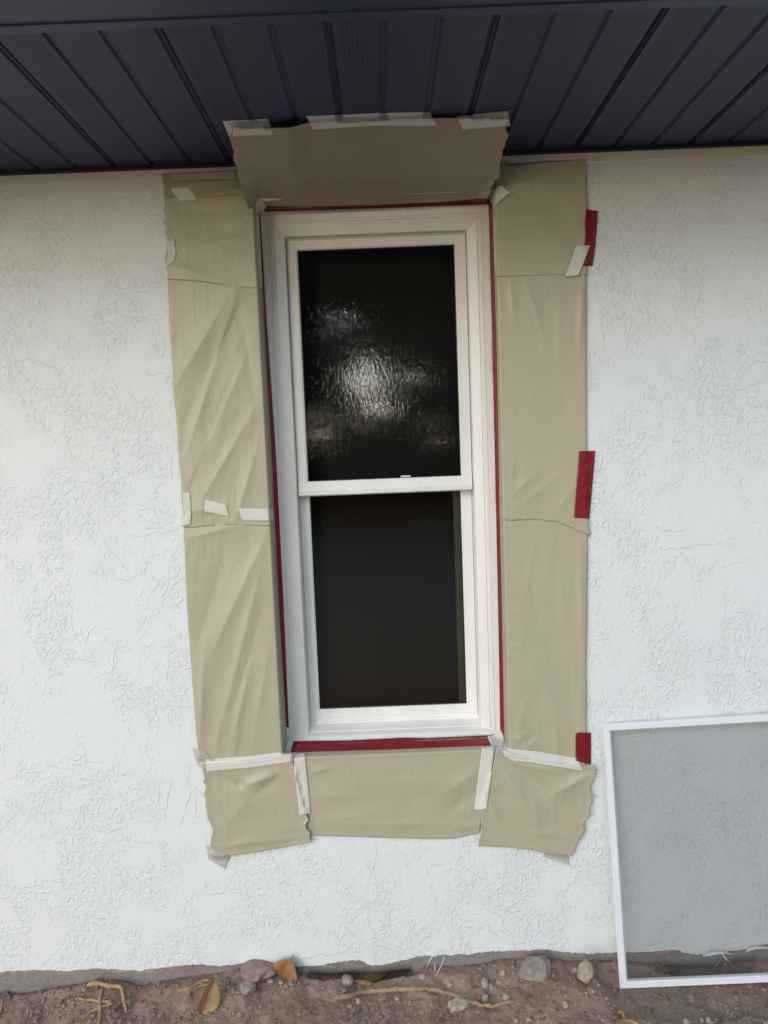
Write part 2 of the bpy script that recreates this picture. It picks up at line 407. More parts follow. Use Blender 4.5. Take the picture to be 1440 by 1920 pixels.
# bare strip below the paint, its bottom edge broken away above a hollow
fv, ff = [], []
fx = [-WX]+[-1.9+.006*i for i in range(int(3.8/.006)+1)]+[WX]
for i, x in enumerate(fx):
    a = topx(Vector((x, 0, base_z(x))))[0]
    hollow = 575 < a < 775 or 1225 < a < 1420
    zb = base_z(x)+.002*noise.noise((x*60, 9, 9)) if hollow else -.12
    yj = .0045+.003*noise.noise((x*25, 3, 3))
    fv += [(x, yj+.05, zb+.004), (x, yj, zb), (x, yj-.001, (zb+base_z(x)+.05)/2 if hollow else base_z(x)), (x, .0065, base_z(x)+.12)]
for i in range(len(fx)-1):
    for k in range(3): ff.append([4*i+k, 4*i+4+k, 4*i+5+k, 4*i+1+k])
mk('foundation', fv, ff, FOUND, house, smooth=True, shape=True)
def primer():
    runs = [[]]; m = m_two('rusty_primer', (.30, .175, .13), (.40, .29, .24), 60, bump=.003)
    for i in range(900):
        x = -1.9+3.8*i/899; a = topx(Vector((x, 0, base_z(x))))[0]
        d = .0105+.006*noise.noise((x*20, 8, 1))+.004*noise.noise((x*95, 8, 3))
        if (a < 425 or 950 < a < 1275) and noise.noise((x*6, 5, 5)) > -.28 and d > .003: runs[-1].append((x, paint_z(x), d))
        elif runs[-1]: runs.append([])
    for r in runs:
        if len(r) < 3: continue
        V = []
        for x, z, d in r: V += [(x, .0025, z+.006), (x, .0025, z-d)]
        mk('primer_edge', V, [[2*i, 2*i+2, 2*i+3, 2*i+1] for i in range(len(r)-1)], m, house)
primer()
MB().box(-WX, WX, .30, .32, -.1, HZ0-.05).mk('crawl_wall', DARKROOM, house)

# smooth cream strip and dark channel where wall meets soffit
fr = MB(); n = 160
for i in range(n):
    a = -1.7+3.4*i/n; b = -1.7+3.4*(i+1)/n
    za = ZS-.034+.004*noise.noise((a*3, 0, 1)); zb2 = ZS-.034+.004*noise.noise((b*3, 0, 1))
    fr.quad((a,-.0022,za),(b,-.0022,zb2),(b,-.0022,ZS-.010),(a,-.0022,ZS-.010)); fr.quad((a,.0,za-.001),(b,.0,zb2-.001),(b,-.0022,zb2),(a,-.0022,za))
fr.mk('frieze_strip', FRIEZE, house)
MB().box(-WX, WX, -.016, -.0005, ZS-.010, ZS+.012).mk('soffit_channel', CHAN, house)

# soffit: folded planks with V grooves running out from the wall
FRONT = -.690
ss = MB(); pts = []
k0, k1 = int((-3.2-.44)/.105), int((3.2-.44)/.105)
for k in range(k0, k1):
    x = .440+.105*k
    if k % 3 == 1: pts += [(x, 0), (x+.003, .006), (x+.010, .008), (x+.0108, .001), (x+.0118, .001), (x+.0125, .006), (x+.0155, .006), (x+.0185, 0)]
    else: pts += [(x, 0), (x+.0045, .0065), (x+.0125, .007), (x+.0180, 0)]
for (a, h), (b, g) in zip(pts, pts[1:]):
    ss.quad((a, -.004, ZS+h), (b, -.004, ZS+g), (b, FRONT, ZS+g), (a, FRONT, ZS+h))
ss.mk('soffit', SOFFIT, house, shape=True)
gm = MB()
gm.v = []; 
prf = [(FRONT+.018, ZS+.012), (FRONT+.018, ZS-.002), (FRONT+.014, ZS-.004), (FRONT-.004, ZS-.005), (FRONT-.010, ZS-.004), (FRONT-.012, ZS-.001), (FRONT-.12, ZS-.004), (FRONT-.135, ZS+.004), (FRONT-.14, ZS+.13), (FRONT-.015, ZS+.135)]
nx = 2
for x in (-3.2, 3.2): gm.v += [(x, a, b) for a, b in prf]
N = len(prf); gm.f = [[i, i+1, N+i+1, N+i] for i in range(N-1)]
gm.mk('fascia', CHAR, house)
rf = MB()
rf.quad((-WX-.3, FRONT-.10, ZS+.137), (WX+.3, FRONT-.10, ZS+.137), (WX+.3, 3, ZS+1.3), (-WX-.3, 3, ZS+1.3)); rf.quad((-WX-.3, 3, ZS+1.3), (WX+.3, 3, ZS+1.3), (WX+.3, 6.7, ZS), (-WX-.3, 6.7, ZS))
rf.mk('roof', SHINGLE, house)

# ------------------------------------------------------------------ the window
def R_(x0, x1, z0, z1, y): return (x0, x1, z0+ZB, z1+ZB, y)
win = MB(); H = 1.5757
win.loops([R_(-.3345, .3345, -.006, H+.006, .17), R_(-.3345, .3345, -.006, H+.006, .093), R_(-.330, .330, -.001, H, .0895), R_(-.3105, .3105, .012, H-.020, .0900), R_(-.3095, .3095, .013, H-.021, .0925), R_(-.3075, .3075, .014, H-.023, .0900),
           R_(-.301, .301, .016, H-.028, .0905), R_(-.2995, .2995, .0165, H-.029, .0955), R_(-.2950, .2950, .017, H-.034, .0955), R_(-.2930, .2930, .0185, H-.036, .0925),
           R_(-.2700, .2700, .0205, H-.0585, .1020), R_(-.2665, .2665, .0215, H-.0625, .1040), R_(-.2650, .2650, .0225, H-.0640, .1300), R_(-.2650, .2650, .030, H-.064, .186)])
window = win.mk('window', VINYL, house, shape=True)
SEAM = m_plain('seam_grey', (.30, .28, .25), .8, .2)
for sx in (-1, 1):
    for (xa, za, ya, xb, zb, yb) in ((.3305, H-.0005, .0886, .2950, H-.034, .0946), (.2930, H-.036, .0917, .2702, H-.0583, .1012), (.3305, -.0005, .0886, .2950, .0172, .0946)):
        A = Vector((sx*xa, ya, ZB+za)); B = Vector((sx*xb, yb, ZB+zb)); n = (B-A).cross(Vector((0, 1, 0))).normalized()*.00045
        MB().quad(A-n, B-n, B+n, A+n).mk('mitre_seam', SEAM, window)
# sealant bead between frame and opening
sb = MB(); pr = []
sb.loops([R_(-.3358, .3358, -.0115, H+.0098, .080), R_(-.3330, .3330, -.006, H+.0055, .0855), R_(-.3280, .3280, .001, H-.002, .0885), R_(-.3250, .3250, .004, H-.005, .0892), R_(-.3225, .3225, .006, H-.008, .0902)])
# subdivide lengthwise and roughen
def rough_loops(mb, seg, amp, sc):
    V, Fc = [], []
    for f in mb.f:
        a, b, c, d = [Vector(mb.v[i]) for i in f]; ln = max((b-a).length, .01); m = max(1, int(ln/seg)); n0 = len(V)
        for i in range(m+1):
            for (p, r) in ((a, b), (d, c)):
                P = p.lerp(r, i/m); n = noise.noise_vector(P*sc)*amp; V.append(P+Vector((n.x*.6, n.y*.5, n.z*.6)))
        for i in range(m): Fc.append([n0+2*i, n0+2*i+2, n0+2*i+3, n0+2*i+1])
    mb.v, mb.f = V, Fc
rough_loops(sb, .012, .0022, 45)
sb.mk('sealant_bead', SEAL, window, smooth=True, shape=True)
# yellowed strip over the upper sash
MB().box(-.2648, .2648, .121, .132, ZB+H-.0690, ZB+H-.0645).mk('weatherstrip', YELLOW, window)
# upper sash
SX = .2575
us = MB()
gu = (-.2325, .2310, .797, 1.479)
us.loops([R_(-.2635, .2635, .752, 1.508, .160), R_(-.2635, .2635, .752, 1.508, .1275), R_(-.2620, .2620, .7535, 1.5065, .1260), R_(gu[0]-.004, gu[1]+.004, gu[2]-.003, gu[3]+.004, .1265), R_(gu[0], gu[1], gu[2], gu[3], .1310), R_(gu[0], gu[1], gu[2], gu[3], .150)])
us.mk('upper_sash', VINYL, window, shape=True)
gk = MB(); gk.loops([R_(gu[0]-.0002, gu[1]+.0002, gu[2]-.0002, gu[3]+.0002, .1330), R_(gu[0]+.0022, gu[1]-.0022, gu[2]+.0022, gu[3]-.0028, .1340), R_(gu[0]+.0025, gu[1]-.0025, gu[2]+.0025, gu[3]-.003, .139)]); gk.mk('gasket', BLACKGASKET, window)
MB().quad((gu[0]-.002, .1375, ZB+gu[2]-.002), (gu[1]+.002, .1375, ZB+gu[2]-.002), (gu[1]+.002, .1375, ZB+gu[3]+.002), (gu[0]-.002, .1375, ZB+gu[3]+.002)).mk('upper_pane', GLASS_U, window)
# meeting rail
mr = MB()
for (pa, pb) in [((.1262, .797), (.1240, .7955)), ((.1240, .7955), (.1200, .7700)), ((.1200, .7700), (.1175, .7690)), ((.1175, .7690), (.1172, .7660)), ((.1172, .7660), (.1185, .7650)), ((.1185, .7650), (.1160, .7630)), ((.1160, .7630), (.1160, .7560)), ((.1160, .7560), (.122, .7535)), ((.122, .7535), (.165, .7535))]:
    mr.quad((-.2625, pa[0], ZB+pa[1]), (-.2625, pb[0], ZB+pb[1]), (.2625, pb[0], ZB+pb[1]), (.2625, pa[0], ZB+pa[1]))
for sx in (-1, 1):
    mr.quad((sx*.2625, .1160, ZB+.7560), (sx*.2625, .1160, ZB+.7640), (sx*.2625, .1300, ZB+.797), (sx*.2625, .165, ZB+.7535))
mr.mk('meeting_rail', VINYL, window, shape=True)
# lower sash, one track further in
gl = (-.2335, .2305, .0775, .7505)
ls = MB()
ls.loops([R_(-.2640, .2640, .0350, .7600, .195), R_(-.2640, .2640, .0350, .7600, .1590), R_(-.2625, .2625, .0365, .7600, .1575), R_(-.2590, .2590, .0470, .7600, .1575), R_(-.2590, .2590, .0480, .7600, .1590), R_(-.2590, .2590, .0500, .7600, .1570), R_(gl[0]-.004, gl[1]+.004, gl[2]-.006, gl[3]+.004, .1570), R_(gl[0], gl[1], gl[2]-.001, gl[3]+.004, .1610), R_(gl[0], gl[1], gl[2], gl[3]+.004, .180)])
ls.mk('lower_sash', VINYL, window, shape=True)
gk = MB(); gk.loops([R_(gl[0]-.0002, gl[1]+.0002, gl[2]-.0002, gl[3]+.002, .1625), R_(gl[0]+.0022, gl[1]-.0022, gl[2]+.0025, gl[3]+.002, .1640), R_(gl[0]+.0025, gl[1]-.0025, gl[2]+.003, gl[3]+.002, .170)]); gk.mk('gasket', BLACKGASKET, window)
MB().quad((gl[0]-.002, .168, ZB+gl[2]-.002), (gl[1]+.002, .168, ZB+gl[2]-.002), (gl[1]+.002, .168, ZB+gl[3]+.012), (gl[0]-.002, .168, ZB+gl[3]+.012)).mk('lower_pane', GLASS_L, window)
# sloping sill under the lower sash
sl_ = MB()
for (a, b) in [((.1105, .0205), (.1120, .0235)), ((.1120, .0235), (.152, .0330)), ((.152, .0330), (.154, .0365)), ((.154, .0365), (.165, .0375))]:
    sl_.quad((-.2655, a[0], ZB+a[1]), (.2655, a[0], ZB+a[1]), (.2655, b[0], ZB+b[1]), (-.2655, b[0], ZB+b[1]))
sl_.mk('sill', VINYL, window)
# little sash label tab and latch
tb = MB().box(.048, .078, .1335, .1368, ZB+.7985, ZB+.8045); tb.mk('latch_tab', m_plain('pale_green_plastic', (.52, .58, .52), .4), window)
# dark room, added dark panel and pale inner reveal seen through the obscure glass
rm = MB().box(-1.2, 1.2, .21, 3.0, .3, 2.5)
rm.f = [f for f in rm.f if f != rm.f[2]]; rm.mk('room', DARKROOM, house)
MB().box(-.40, .40, .235, .245, HZ0-.10, HZ1+.10).mk('backing_panel', m_plain('dark_backing', (.084, .075, .070), .8, .2, .15, 4, .0, 50), window)  # panel added behind the panes to set their dark grey tone
MB().box(.2090, .2600, .182, .209, ZB+.075, ZB+.745).mk('inner_jamb', GREENJAMB, window)

# ------------------------------------------------------------------ ground
def span(a, b, s):
    n = int(round((b-a)/s)); return [a+(b-a)*i/n for i in range(n+1)]
gx = [-120, -60, -30, -16, -9, -6, -4, -3, -2.4, -2.0, -1.75]+span(-1.6, 1.6, .0052)+[1.75, 2.0, 2.4, 3, 4, 6, 9, 16, 30, 60, 120]
gy = [-120, -60, -30, -16, -10, -7, -5, -3.6, -2.6, -1.9, -1.4, -1.0, -.75, -.58, -.47, -.40]+span(-.36, .10, .0045)+[.13, .2, .35, .8, 2, 7, 20, 60, 120]
def gz(x, y):
    k = 1/(1+max(0, (abs(x)-1.6))*2)
    wgt = max(0.0, min(1.0, 1+y/.30)); wgt = wgt*wgt*(3-2*wgt)
    z = (base_z(max(-1.9, min(1.9, x)))+.003)*wgt
    fall = math.exp(-max(0, -y-.4)*.8) if y < -.4 else 1
    near = 1-math.exp(-(y/.035)**2)*.75
    p = Vector((x, y, 0))
    z += (.020*noise.noise(p*5.5)+.013*noise.noise(p*13+Vector((3, 1, 0))))*near*fall*k
    if .56 < x < 1.4 and -.2 < y < 0:
        e = min(1, (x-.56)/.05)*max(0, min(1, (-y-.018)/.03)); z = z*(1-e)+min(z, -.010)*e; near *= 1-.8*e
    c = noise.noise(p*32+Vector((9, 2, 0))); c2 = noise.noise(p*75); c3 = noise.noise(p*170)
    z += (.0062*max(c, -.2)+.0048*max(0, c2)*1.4+.0022*c3)*k*fall*(.35+.65*near)
    # hollows under the broken foundation edge
    a = 720+F*(x/2.13) if abs(x) < 2 else 0
    if y > -.10:
        for (x0, x1, dep, y0) in ((at(590, 1826).x, at(775, 1826).x, .05, -.030), (at(1245, 1815).x, at(1400, 1808).x, .040, -.035), (at(0, 1862).x-.3, at(260, 1850).x, .010, -.012)):
            if x0-.03 < x < x1+.03:
                e = min(1, (x-x0+.03)/.05, (x1+.03-x)/.05); g = max(0, min(1, (y-y0)/.028)); z -= dep*e*g*g*(3-2*g)
    return z
gv = [(x, y, gz(x, y)) for y in gy for x in gx]
gf = [[j*len(gx)+i, j*len(gx)+i+1, (j+1)*len(gx)+i+1, (j+1)*len(gx)+i] for j in range(len(gy)-1) for i in range(len(gx)-1)]
gr = mk('ground', gv, gf, DIRT, None, smooth=True); gr['kind'] = 'structure'
gr['label'] = 'bare brown dirt at the foot of the wall'; gr['category'] = 'ground'
GB = BVHTree.FromPolygons([Vector(v) for v in gv], gf)
def ground_hit(px, py):
    h = GB.ray_cast(CAM, ray(px, py)); return h[0] if h[0] else atz(px, py, 0)

# ------------------------------------------------------------------ masking paper
def crease_h(cr, p):
    s = 0.0
    for (x0, y0, x1, y1, amp, wd) in cr:
        dx, dy = x1-x0, y1-y0; L2 = dx*dx+dy*dy; t = ((p[0]-x0)*dx+(p[1]-y0)*dy)/L2
        tt = max(0, min(1, t)); qx, qy = x0+dx*tt-p[0], y0+dy*tt-p[1]; d = math.sqrt(qx*qx+qy*qy)/wd
        e = .25+.75*math.sin(PI*max(0.02, min(.98, t)))
        s += amp*e*(.45*math.exp(-d*d*.9)+.62*math.exp(-d*1.7))
    return s
def sheet(label, L, R, T, B, creases=(), off=.006, wrap=None, seed=0, amp=.0022, ang=0.0, mat=None, group='kraft masking paper sheets around the window', res=2.6, edge=0.0, depth=None, post=None):
    wpx = max(math.hypot(T[0][0]-T[-1][0], T[0][1]-T[-1][1]), math.hypot(B[0][0]-B[-1][0], B[0][1]-B[-1][1]))
    hpx = max(math.hypot(L[0][0]-L[-1][0], L[0][1]-L[-1][1]), math.hypot(R[0][0]-R[-1][0], R[0][1]-R[-1][1]))
    nu, nv = max(8, int(wpx/res)), max(8, int(hpx/res))
    g = coons(L, R, T, B, nu, nv); rows = []
    ca, sa = math.cos(ang), math.sin(ang)
    for j, row in enumerate(g):
        v = j/(nv-1); rr = []
        for i, p in enumerate(row):
            u = i/(nu-1)
            a = p[0]*ca+p[1]*sa; b = -p[0]*sa+p[1]*ca
            h = .72*crease_h(creases, p)
            h += .0011*noise.noise((p[0]/7.5, p[1]/60, seed*2.1))*max(0, noise.noise((p[0]/90, p[1]/110, seed))+.25)
            h += amp*(noise.noise((a/34, b/110, seed*7.7))+.45*noise.noise((a/15, b/46, seed*3.3+4)))
            e = 1.0
            if wrap == 'right': e = min(1, (1-u)*7)
            elif wrap == 'left': e = min(1, u*7)
            elif wrap == 'top': e = min(1, v*6)
            y = -off - max(-off+.0035, h*e)
            if edge: y -= edge*max(0, 1-min(u, 1-u, v, 1-v)*14)**2*(.5+.5*noise.noise((p[0]/40, p[1]/40, 3)))
            if depth: P = depth(p, u, v, y)
            else: P = at(p[0], p[1], y)
            rr.append(P)
        rows.append(rr)
    if wrap in ('right', 'left'):
        for rr in rows:
            e = rr[-1] if wrap == 'right' else rr[0]; s = 1 if wrap == 'right' else -1
            X = (-HX if wrap == 'right' else HX)
            z = e.z; wob = .0012*noise.noise((z*14, seed, 1))
            ex = [Vector((X+s*(.0030+wob), -.0015, z)), Vector((X+s*(.0036+wob), .004, z)), Vector((X+s*(.0026+wob), .020, z)), Vector((X+s*(.0022+wob*.5), .045, z)), Vector((X+s*.0022, .066, z)), Vector((X+s*.0026, .080+.003*noise.noise((z*9, 2, seed)), z))]
            if wrap == 'right': rr += ex
            else: rr[:0] = ex[::-1]
    if wrap == 'top':
        e = rows[0]; add = []
        for k in range(6):
            t = (k+1)/6; yy = -.003+.070*t
            add.append([Vector((p.x*(1-t*.01), yy, HZ0+.0040+.010*t*t+.0015*noise.noise((p.x*14, t*2, seed)))) for p in e])
        rows = add[::-1]+rows
    if post: rows = post(rows)
    nv = len(rows); nu = len(rows[0])
    V = [p for r in rows for p in r]
    o = mk('masking_paper', V, gridfaces(nu, nv), mat or PAPER, None, smooth=True, solid=.0005, shape=True)
    return tag(o, label, 'masking paper', group)
def foldL(py):            # pixel x of the left opening edge at image height py
    lo, hi = HZ0-.3, HZ1+.3
    for _ in range(40):
        m = (lo+hi)/2
        if topx(Vector((-HX+.001, -.004, m)))[1] > py: lo = m
        else: hi = m
    return topx(Vector((-HX+.001, -.004, lo)))[0]
def foldR(py):
    lo, hi = HZ0-.3, HZ1+.3
    for _ in range(40):
        m = (lo+hi)/2
        if topx(Vector((HX-.001, -.004, m)))[1] > py: lo = m
        else: hi = m
    return topx(Vector((HX-.001, -.004, lo)))[0]
def FL(y0, y1, n=12): return [(foldL(y0+(y1-y0)*i/n), y0+(y1-y0)*i/n) for i in range(n+1)]
def FR(y0, y1, n=12): return [(foldR(y0+(y1-y0)*i/n), y0+(y1-y0)*i/n) for i in range(n+1)]

# left column, bottom to top
sheet('lower sheet of the left paper column, slanting folds fanning from its top right corner',
      torn([(345,982),(347,1060),(352,1160),(362,1300),(372,1424)], .8, 12, 1), FL(970, 1424), [(345,982),(420,974),(foldL(970),970)], [(372,1424),(460,1426),(foldL(1424),1424)],
      [(500,1000,395,1230,.009,15),(498,1030,405,1400,.007,13),(470,1240,430,1420,.006,8),(385,1200,372,1420,.008,13),(420,1040,362,1240,-.005,20),(512,1180,470,1410,.005,9),(500,1110,440,1330,-.004,10),(350,1010,450,985,.005,10),(410,1350,405,1424,.004,6),(450,1360,436,1424,.004,5)],
      off=.007, wrap='right', seed=1, amp=.0016, ang=.22)
sheet('tall middle sheet of the left paper column, with broad folds slanting down to the left',
      torn([(314,518),(318,600),(325,720),(336,860),(345,990)], .8, 12, 2), FL(528, 988), [(314,520),(380,526),(foldL(528),530)], torn([(345,990),(420,984),(foldL(988),986)], .6, 9, 21),
      [(440,535,330,720,.011,24),(455,560,345,800,-.008,17),(445,545,350,850,.009,13),(470,650,345,930,.007,14),(440,700,350,930,-.005,11),(480,760,360,970,.006,12),(488,820,440,980,.005,8),(455,600,480,760,-.004,12),(360,960,430,945,.004,9)],
      off=.0085, wrap='right', seed=2, amp=.0016, ang=.3)
sheet('short sheet near the top of the left paper column, just below the narrow strip',
      torn([(307,360),(309,420),(313,475),(314,536)], 4.5, 7, 3), FL(356, 535), [(307,364),(390,366),(foldL(356),358)], [(314,524),(372,527),(420,534),(foldL(535),541)],
      [(320,500,400,520,.005,14),(330,470,470,440,.004,22),(420,420,475,400,.004,16),(330,400,440,392,-.003,12)], off=.0115, wrap='right', seed=3, amp=.0014, ang=1.2)
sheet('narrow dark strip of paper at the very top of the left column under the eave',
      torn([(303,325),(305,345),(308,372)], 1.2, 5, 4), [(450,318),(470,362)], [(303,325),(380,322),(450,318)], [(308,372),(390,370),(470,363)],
      [(330,345,450,338,.004,10),(400,356,460,352,.003,6)], off=.0140, mat=BROWN_SHADE_PAPER, seed=4, amp=.0014, ang=1.4)
# right column
sheet('lower sheet of the right paper column, ending under the long crumpled tape',
      FR(972, 1420), torn([(1102,1002),(1101,1080),(1099,1200),(1099,1340),(1099,1440)], .8, 12, 5), [(foldR(972),972),(1000,972),(1060,980),(1102,1002)], [(foldR(1420),1410),(1010,1424),(1099,1440)],
      [(955,1180,1085,1400,.006,22),(960,1100,1060,1240,-.004,18),(1000,1030,985,1120,.003,7),(1050,1080,1060,1180,.003,8),(1090,1020,1092,1230,.006,9),(1092,1220,1085,1440,.004,12),(960,1390,990,1375,.006,8),(985,1405,1010,1385,.005,7),(990,1310,960,1400,.004,12),(955,1210,975,1216,.004,5),(955,1150,975,1143,.003,4),(1040,1350,1048,1430,.004,8),(1080,1380,1084,1430,.004,7)],
      off=.0075, wrap='left', seed=5, amp=.0018, ang=-.1)
sheet('tall smooth middle sheet of the right paper column, torn along its lower edge',
      FR(516, 976), torn([(1099,512),(1099,700),(1100,860),(1100,960),(1107,1003)], .5, 14, 6), [(foldR(516),517),(1010,512),(1099,512)], torn([(foldR(976),974),(1000,976),(1030,977),(1050,980),(1075,992),(1107,1003)], 4.0, 6, 61),
      [(985,520,1020,640,.006,12),(955,520,965,600,.005,8),(1045,540,1055,700,.003,18),(950,940,1010,880,.006,14),(960,960,1050,890,.004,12),(1092,520,1086,680,.007,7),(1040,960,1090,900,.004,13),(950,900,965,950,.004,6),(990,660,1000,860,.003,25)],
      off=.0095, wrap='left', seed=6, amp=.0012, ang=.05)
sheet('upper sheet of the right paper column, shaded by the eave',
      FR(318, 517), torn([(1098,298),(1099,360),(1101,420),(1097,470),(1100,515)], 2.0, 7, 7), [(foldR(318),313),(1010,306),(1098,298)], [(foldR(517),519),(990,517),(1040,515),(1100,515)],
      [(935,370,1000,335,.007,16),(960,340,1060,345,.004,16),(1000,420,1080,480,.004,25),(945,360,1060,392,-.003,18)], off=.0115, wrap='left', seed=7, amp=.0014, ang=1.0)
# bottom row
sheet('wide middle sheet of paper below the window, hanging from the red tape on the sill',
      [(552,1421),(570,1480),(580,1540),(580,1567)], [(930,1405),(922,1450),(905,1520),(898,1558)], [(552,1421),(740,1414),(930,1405)], [(580,1567),(640,1568),(740,1571),(800,1573),(850,1572),(898,1562)],
      [(580,1450,620,1438,.006,7),(585,1495,680,1490,.005,12),(830,1490,905,1440,.007,14),(835,1530,900,1475,-.006,12),(590,1540,740,1520,.004,14),(600,1470,860,1462,.003,13),(640,1545,860,1545,.005,10),(845,1555,900,1545,.006,8),(720,1500,830,1492,-.003,16)],
      off=.0065, wrap='top', seed=8, amp=.0018, ang=1.5, edge=.003)
sheet('loose crumpled paper square at the bottom left corner, its right edge torn in teeth',
      torn([(379,1436),(383,1480),(390,1530),(398,1556),(396,1575),(401,1608)], 6.5, 7, 9), torn([(548,1412),(560,1470),(571,1520),(577,1532),(574,1548),(580,1560),(586,1578)], 7.5, 8, 91), [(379,1436),(460,1428),(548,1412)], [(401,1608),(450,1602),(520,1591),(586,1578)],
      [(455,1476,520,1450,.014,12),(440,1462,458,1478,-.010,9),(415,1560,470,1490,.007,22),(480,1490,530,1450,-.006,12),(520,1440,550,1470,.006,9),(420,1590,560,1545,.004,16),(390,1450,440,1470,-.005,14),(400,1590,580,1566,.005,7)],
      off=.0135, seed=9, amp=.0020, ang=1.4, edge=.004)
sheet('loose paper square at the bottom right corner, deeply folded, right edge jagged',
      [(930,1404),(924,1440),(908,1500),(901,1535),(903,1560),(896,1586)], torn([(1117,1437),(1110,1470),(1112,1490),(1104,1530),(1090,1560),(1086,1580),(1074,1604)], 7, 8, 10), [(930,1404),(1000,1422),(1060,1432),(1117,1437)], [(896,1586),(950,1588),(1000,1594),(1040,1602),(1074,1604)],
      [(945,1440,1000,1530,.012,15),(960,1435,1040,1492,-.010,12),(1035,1492,1100,1455,.012,13),(1000,1490,1010,1560,.006,16),(915,1500,935,1540,.008,10),(925,1480,950,1500,-.006,8),(960,1432,1045,1446,.006,5),(1055,1450,1110,1448,-.004,10),(980,1560,1080,1570,.004,12)],
      off=.0135, seed=10, amp=.0016, ang=1.4, edge=.004)
# top sheet: from the head of the opening out to the soffit
def tdepth(p, u, v, y):
    vv = 1-v
    Y = (.040-.050*vv/.13) if vv < .13 else (-.010-.250*(vv-.13)/.87-.012*math.sin(PI*(vv-.13)/.87))
    Y -= max(0, -y-.006)*min(1, vv*4)
    if u < .07: Y -= (.065*(1-u/.07))*max(0, 1-vv*2.5)
    if u > .96: Y -= (.04*(u-.96)/.04)*max(0, 1-vv*2.5)
    return at(p[0], p[1], Y)
sheet('large brown paper sheet, shade painted into its colour, bridging from the window head up to the soffit',
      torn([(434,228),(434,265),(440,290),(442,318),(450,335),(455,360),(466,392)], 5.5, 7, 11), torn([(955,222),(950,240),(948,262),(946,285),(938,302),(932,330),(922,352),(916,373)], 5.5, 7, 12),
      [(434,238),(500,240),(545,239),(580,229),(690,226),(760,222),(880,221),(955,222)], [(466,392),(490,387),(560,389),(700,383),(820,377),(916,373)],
      [(740,250,800,325,.006,14),(800,325,900,350,.005,13),(500,250,640,240,.003,15),(470,330,480,380,.006,10),(560,300,690,330,.003,30)], off=.006, mat=BROWN_SHADE_PAPER, seed=12, amp=.0014, ang=1.3, depth=tdepth)

# ------------------------------------------------------------------ tape
BV = BVHTree.FromPolygons(SURF_V, SURF_F)
def drape(g, lift=.0010, smooth=2):
    nv, nu = len(g), len(g[0]); T = [[None]*nu for _ in range(nv)]
    for j in range(nv):
        for i in range(nu):
            h = BV.ray_cast(CAM+ray(*g[j][i])*.5, ray(*g[j][i])); T[j][i] = (h[3]+.5) if h[0] else 2.3
    T0 = [r[:] for r in T]
    for it in range(smooth):
        N = [r[:] for r in T]
        for j in range(nv):
            for i in range(nu):
                nb = [T[b][a] for b in range(max(0, j-1), min(nv, j+2)) for a in range(max(0, i-1), min(nu, i+2))]
                N[j][i] = min(T[j][i]+.0012, sum(nb)/len(nb)) if it else min(T[j][i], sum(nb)/len(nb))
        T = N
    return [[CAM+ray(*g[j][i])*(min(T[j][i], T0[j][i])-lift) for i in range(nu)] for j in range(nv)]
def tape(name, label, cat, q, mat, group, lift=.0014, jag='lr', amp=1.1, seed=0, smooth=3, wr=.0005, res=3.0):
    """q: corners TL, TR, BR, BL in photograph pixels, or four polylines L, R, T, B"""
    if isinstance(q[0][0], (int, float)):
        TL, TR, BR, BL = q; L, R, T, B = [TL, BL], [TR, BR], [TL, TR], [BL, BR]
    else: L, R, T, B = q
    if 'l' in jag: L = torn(L, amp, 4, seed+1)
    if 'r' in jag: R = torn(R, amp, 4, seed+2)
    if 't' in jag: T = torn(T, amp, 4, seed+3)
    if 'b' in jag: B = torn(B, amp, 4, seed+4)
    ln = lambda P: sum(math.hypot(b[0]-a[0], b[1]-a[1]) for a, b in zip(P, P[1:]))
    nu = max(5, int(max(ln(T), ln(B))/res)); nv = max(5, int(max(ln(L), ln(R))/res))
    g = coons(L, R, T, B, nu, nv)
    P = drape(g, lift, smooth)
    V = []
    for j in range(nv):
        for i in range(nu):
            d = (P[j][i]-CAM).normalized(); n = wr*(noise.noise(P[j][i]*60+Vector((seed, 0, 0)))+.5)
            V.append(P[j][i]-d*max(0, n))
    o = mk(name, V, gridfaces(nu, nv), mat, None, smooth=True, solid=.0003)
    return tag(o, label, cat, group)
GT = 'strips of cream masking tape'
def ct(label, q, seed, **k): return tape('masking_tape', label, 'tape', q, k.pop('mat', TAPE), GT, seed=seed, **k)
ct('leftmost of the three tapes holding the top paper sheet to the soffit', [(417,227),(503,223),(513,253),(429,256)], 1)
ct('longest of the three tapes holding the top paper sheet to the soffit', [[(574,218),(586,243)],[(806,210),(818,236)],[(574,218),(710,212),(806,210)],[(586,243),(700,236),(818,236)]], 2)
ct('rightmost of the three tapes holding the top paper sheet to the soffit', [(856,217),(953,208),(957,236),(867,243)], 3)
ct('faint tape along the top edge of the left paper column, under the eave', [(322,325),(440,320),(444,334),(324,337)], 4, mat=THIN)
ct('small slanted tape patch over the crease near the top of the left column', [(320,353),(354,350),(371,374),(335,377)], 5)
ct('tape folded round the outer edge of the left column, below the slanted patch', [[(312,452),(316,475),(310,502)],[(328,448),(330,470),(329,487)],[(312,452),(328,448)],[(310,502),(329,487)]], 6, amp=.8)
ct('upper of two overlapping tapes on the outer edge at mid height of the left column', [(343,925),(356,922),(359,958),(344,963)], 7, amp=.6)
ct('lower of two overlapping tapes on the outer edge at mid height of the left column', [(341,960),(359,957),(358,983),(341,988)], 8, amp=.6, lift=.0026)
ct("small tilted tape at the middle of the left column's seam", [(384,936),(423,945),(432,970),(384,960)], 9)
ct("level tape on the left column's seam, touching the red tape by the window", [[(448,953),(454,977)],[(511,954),(515,977)],[(448,953),(511,954)],[(454,977),(515,977)]], 10)
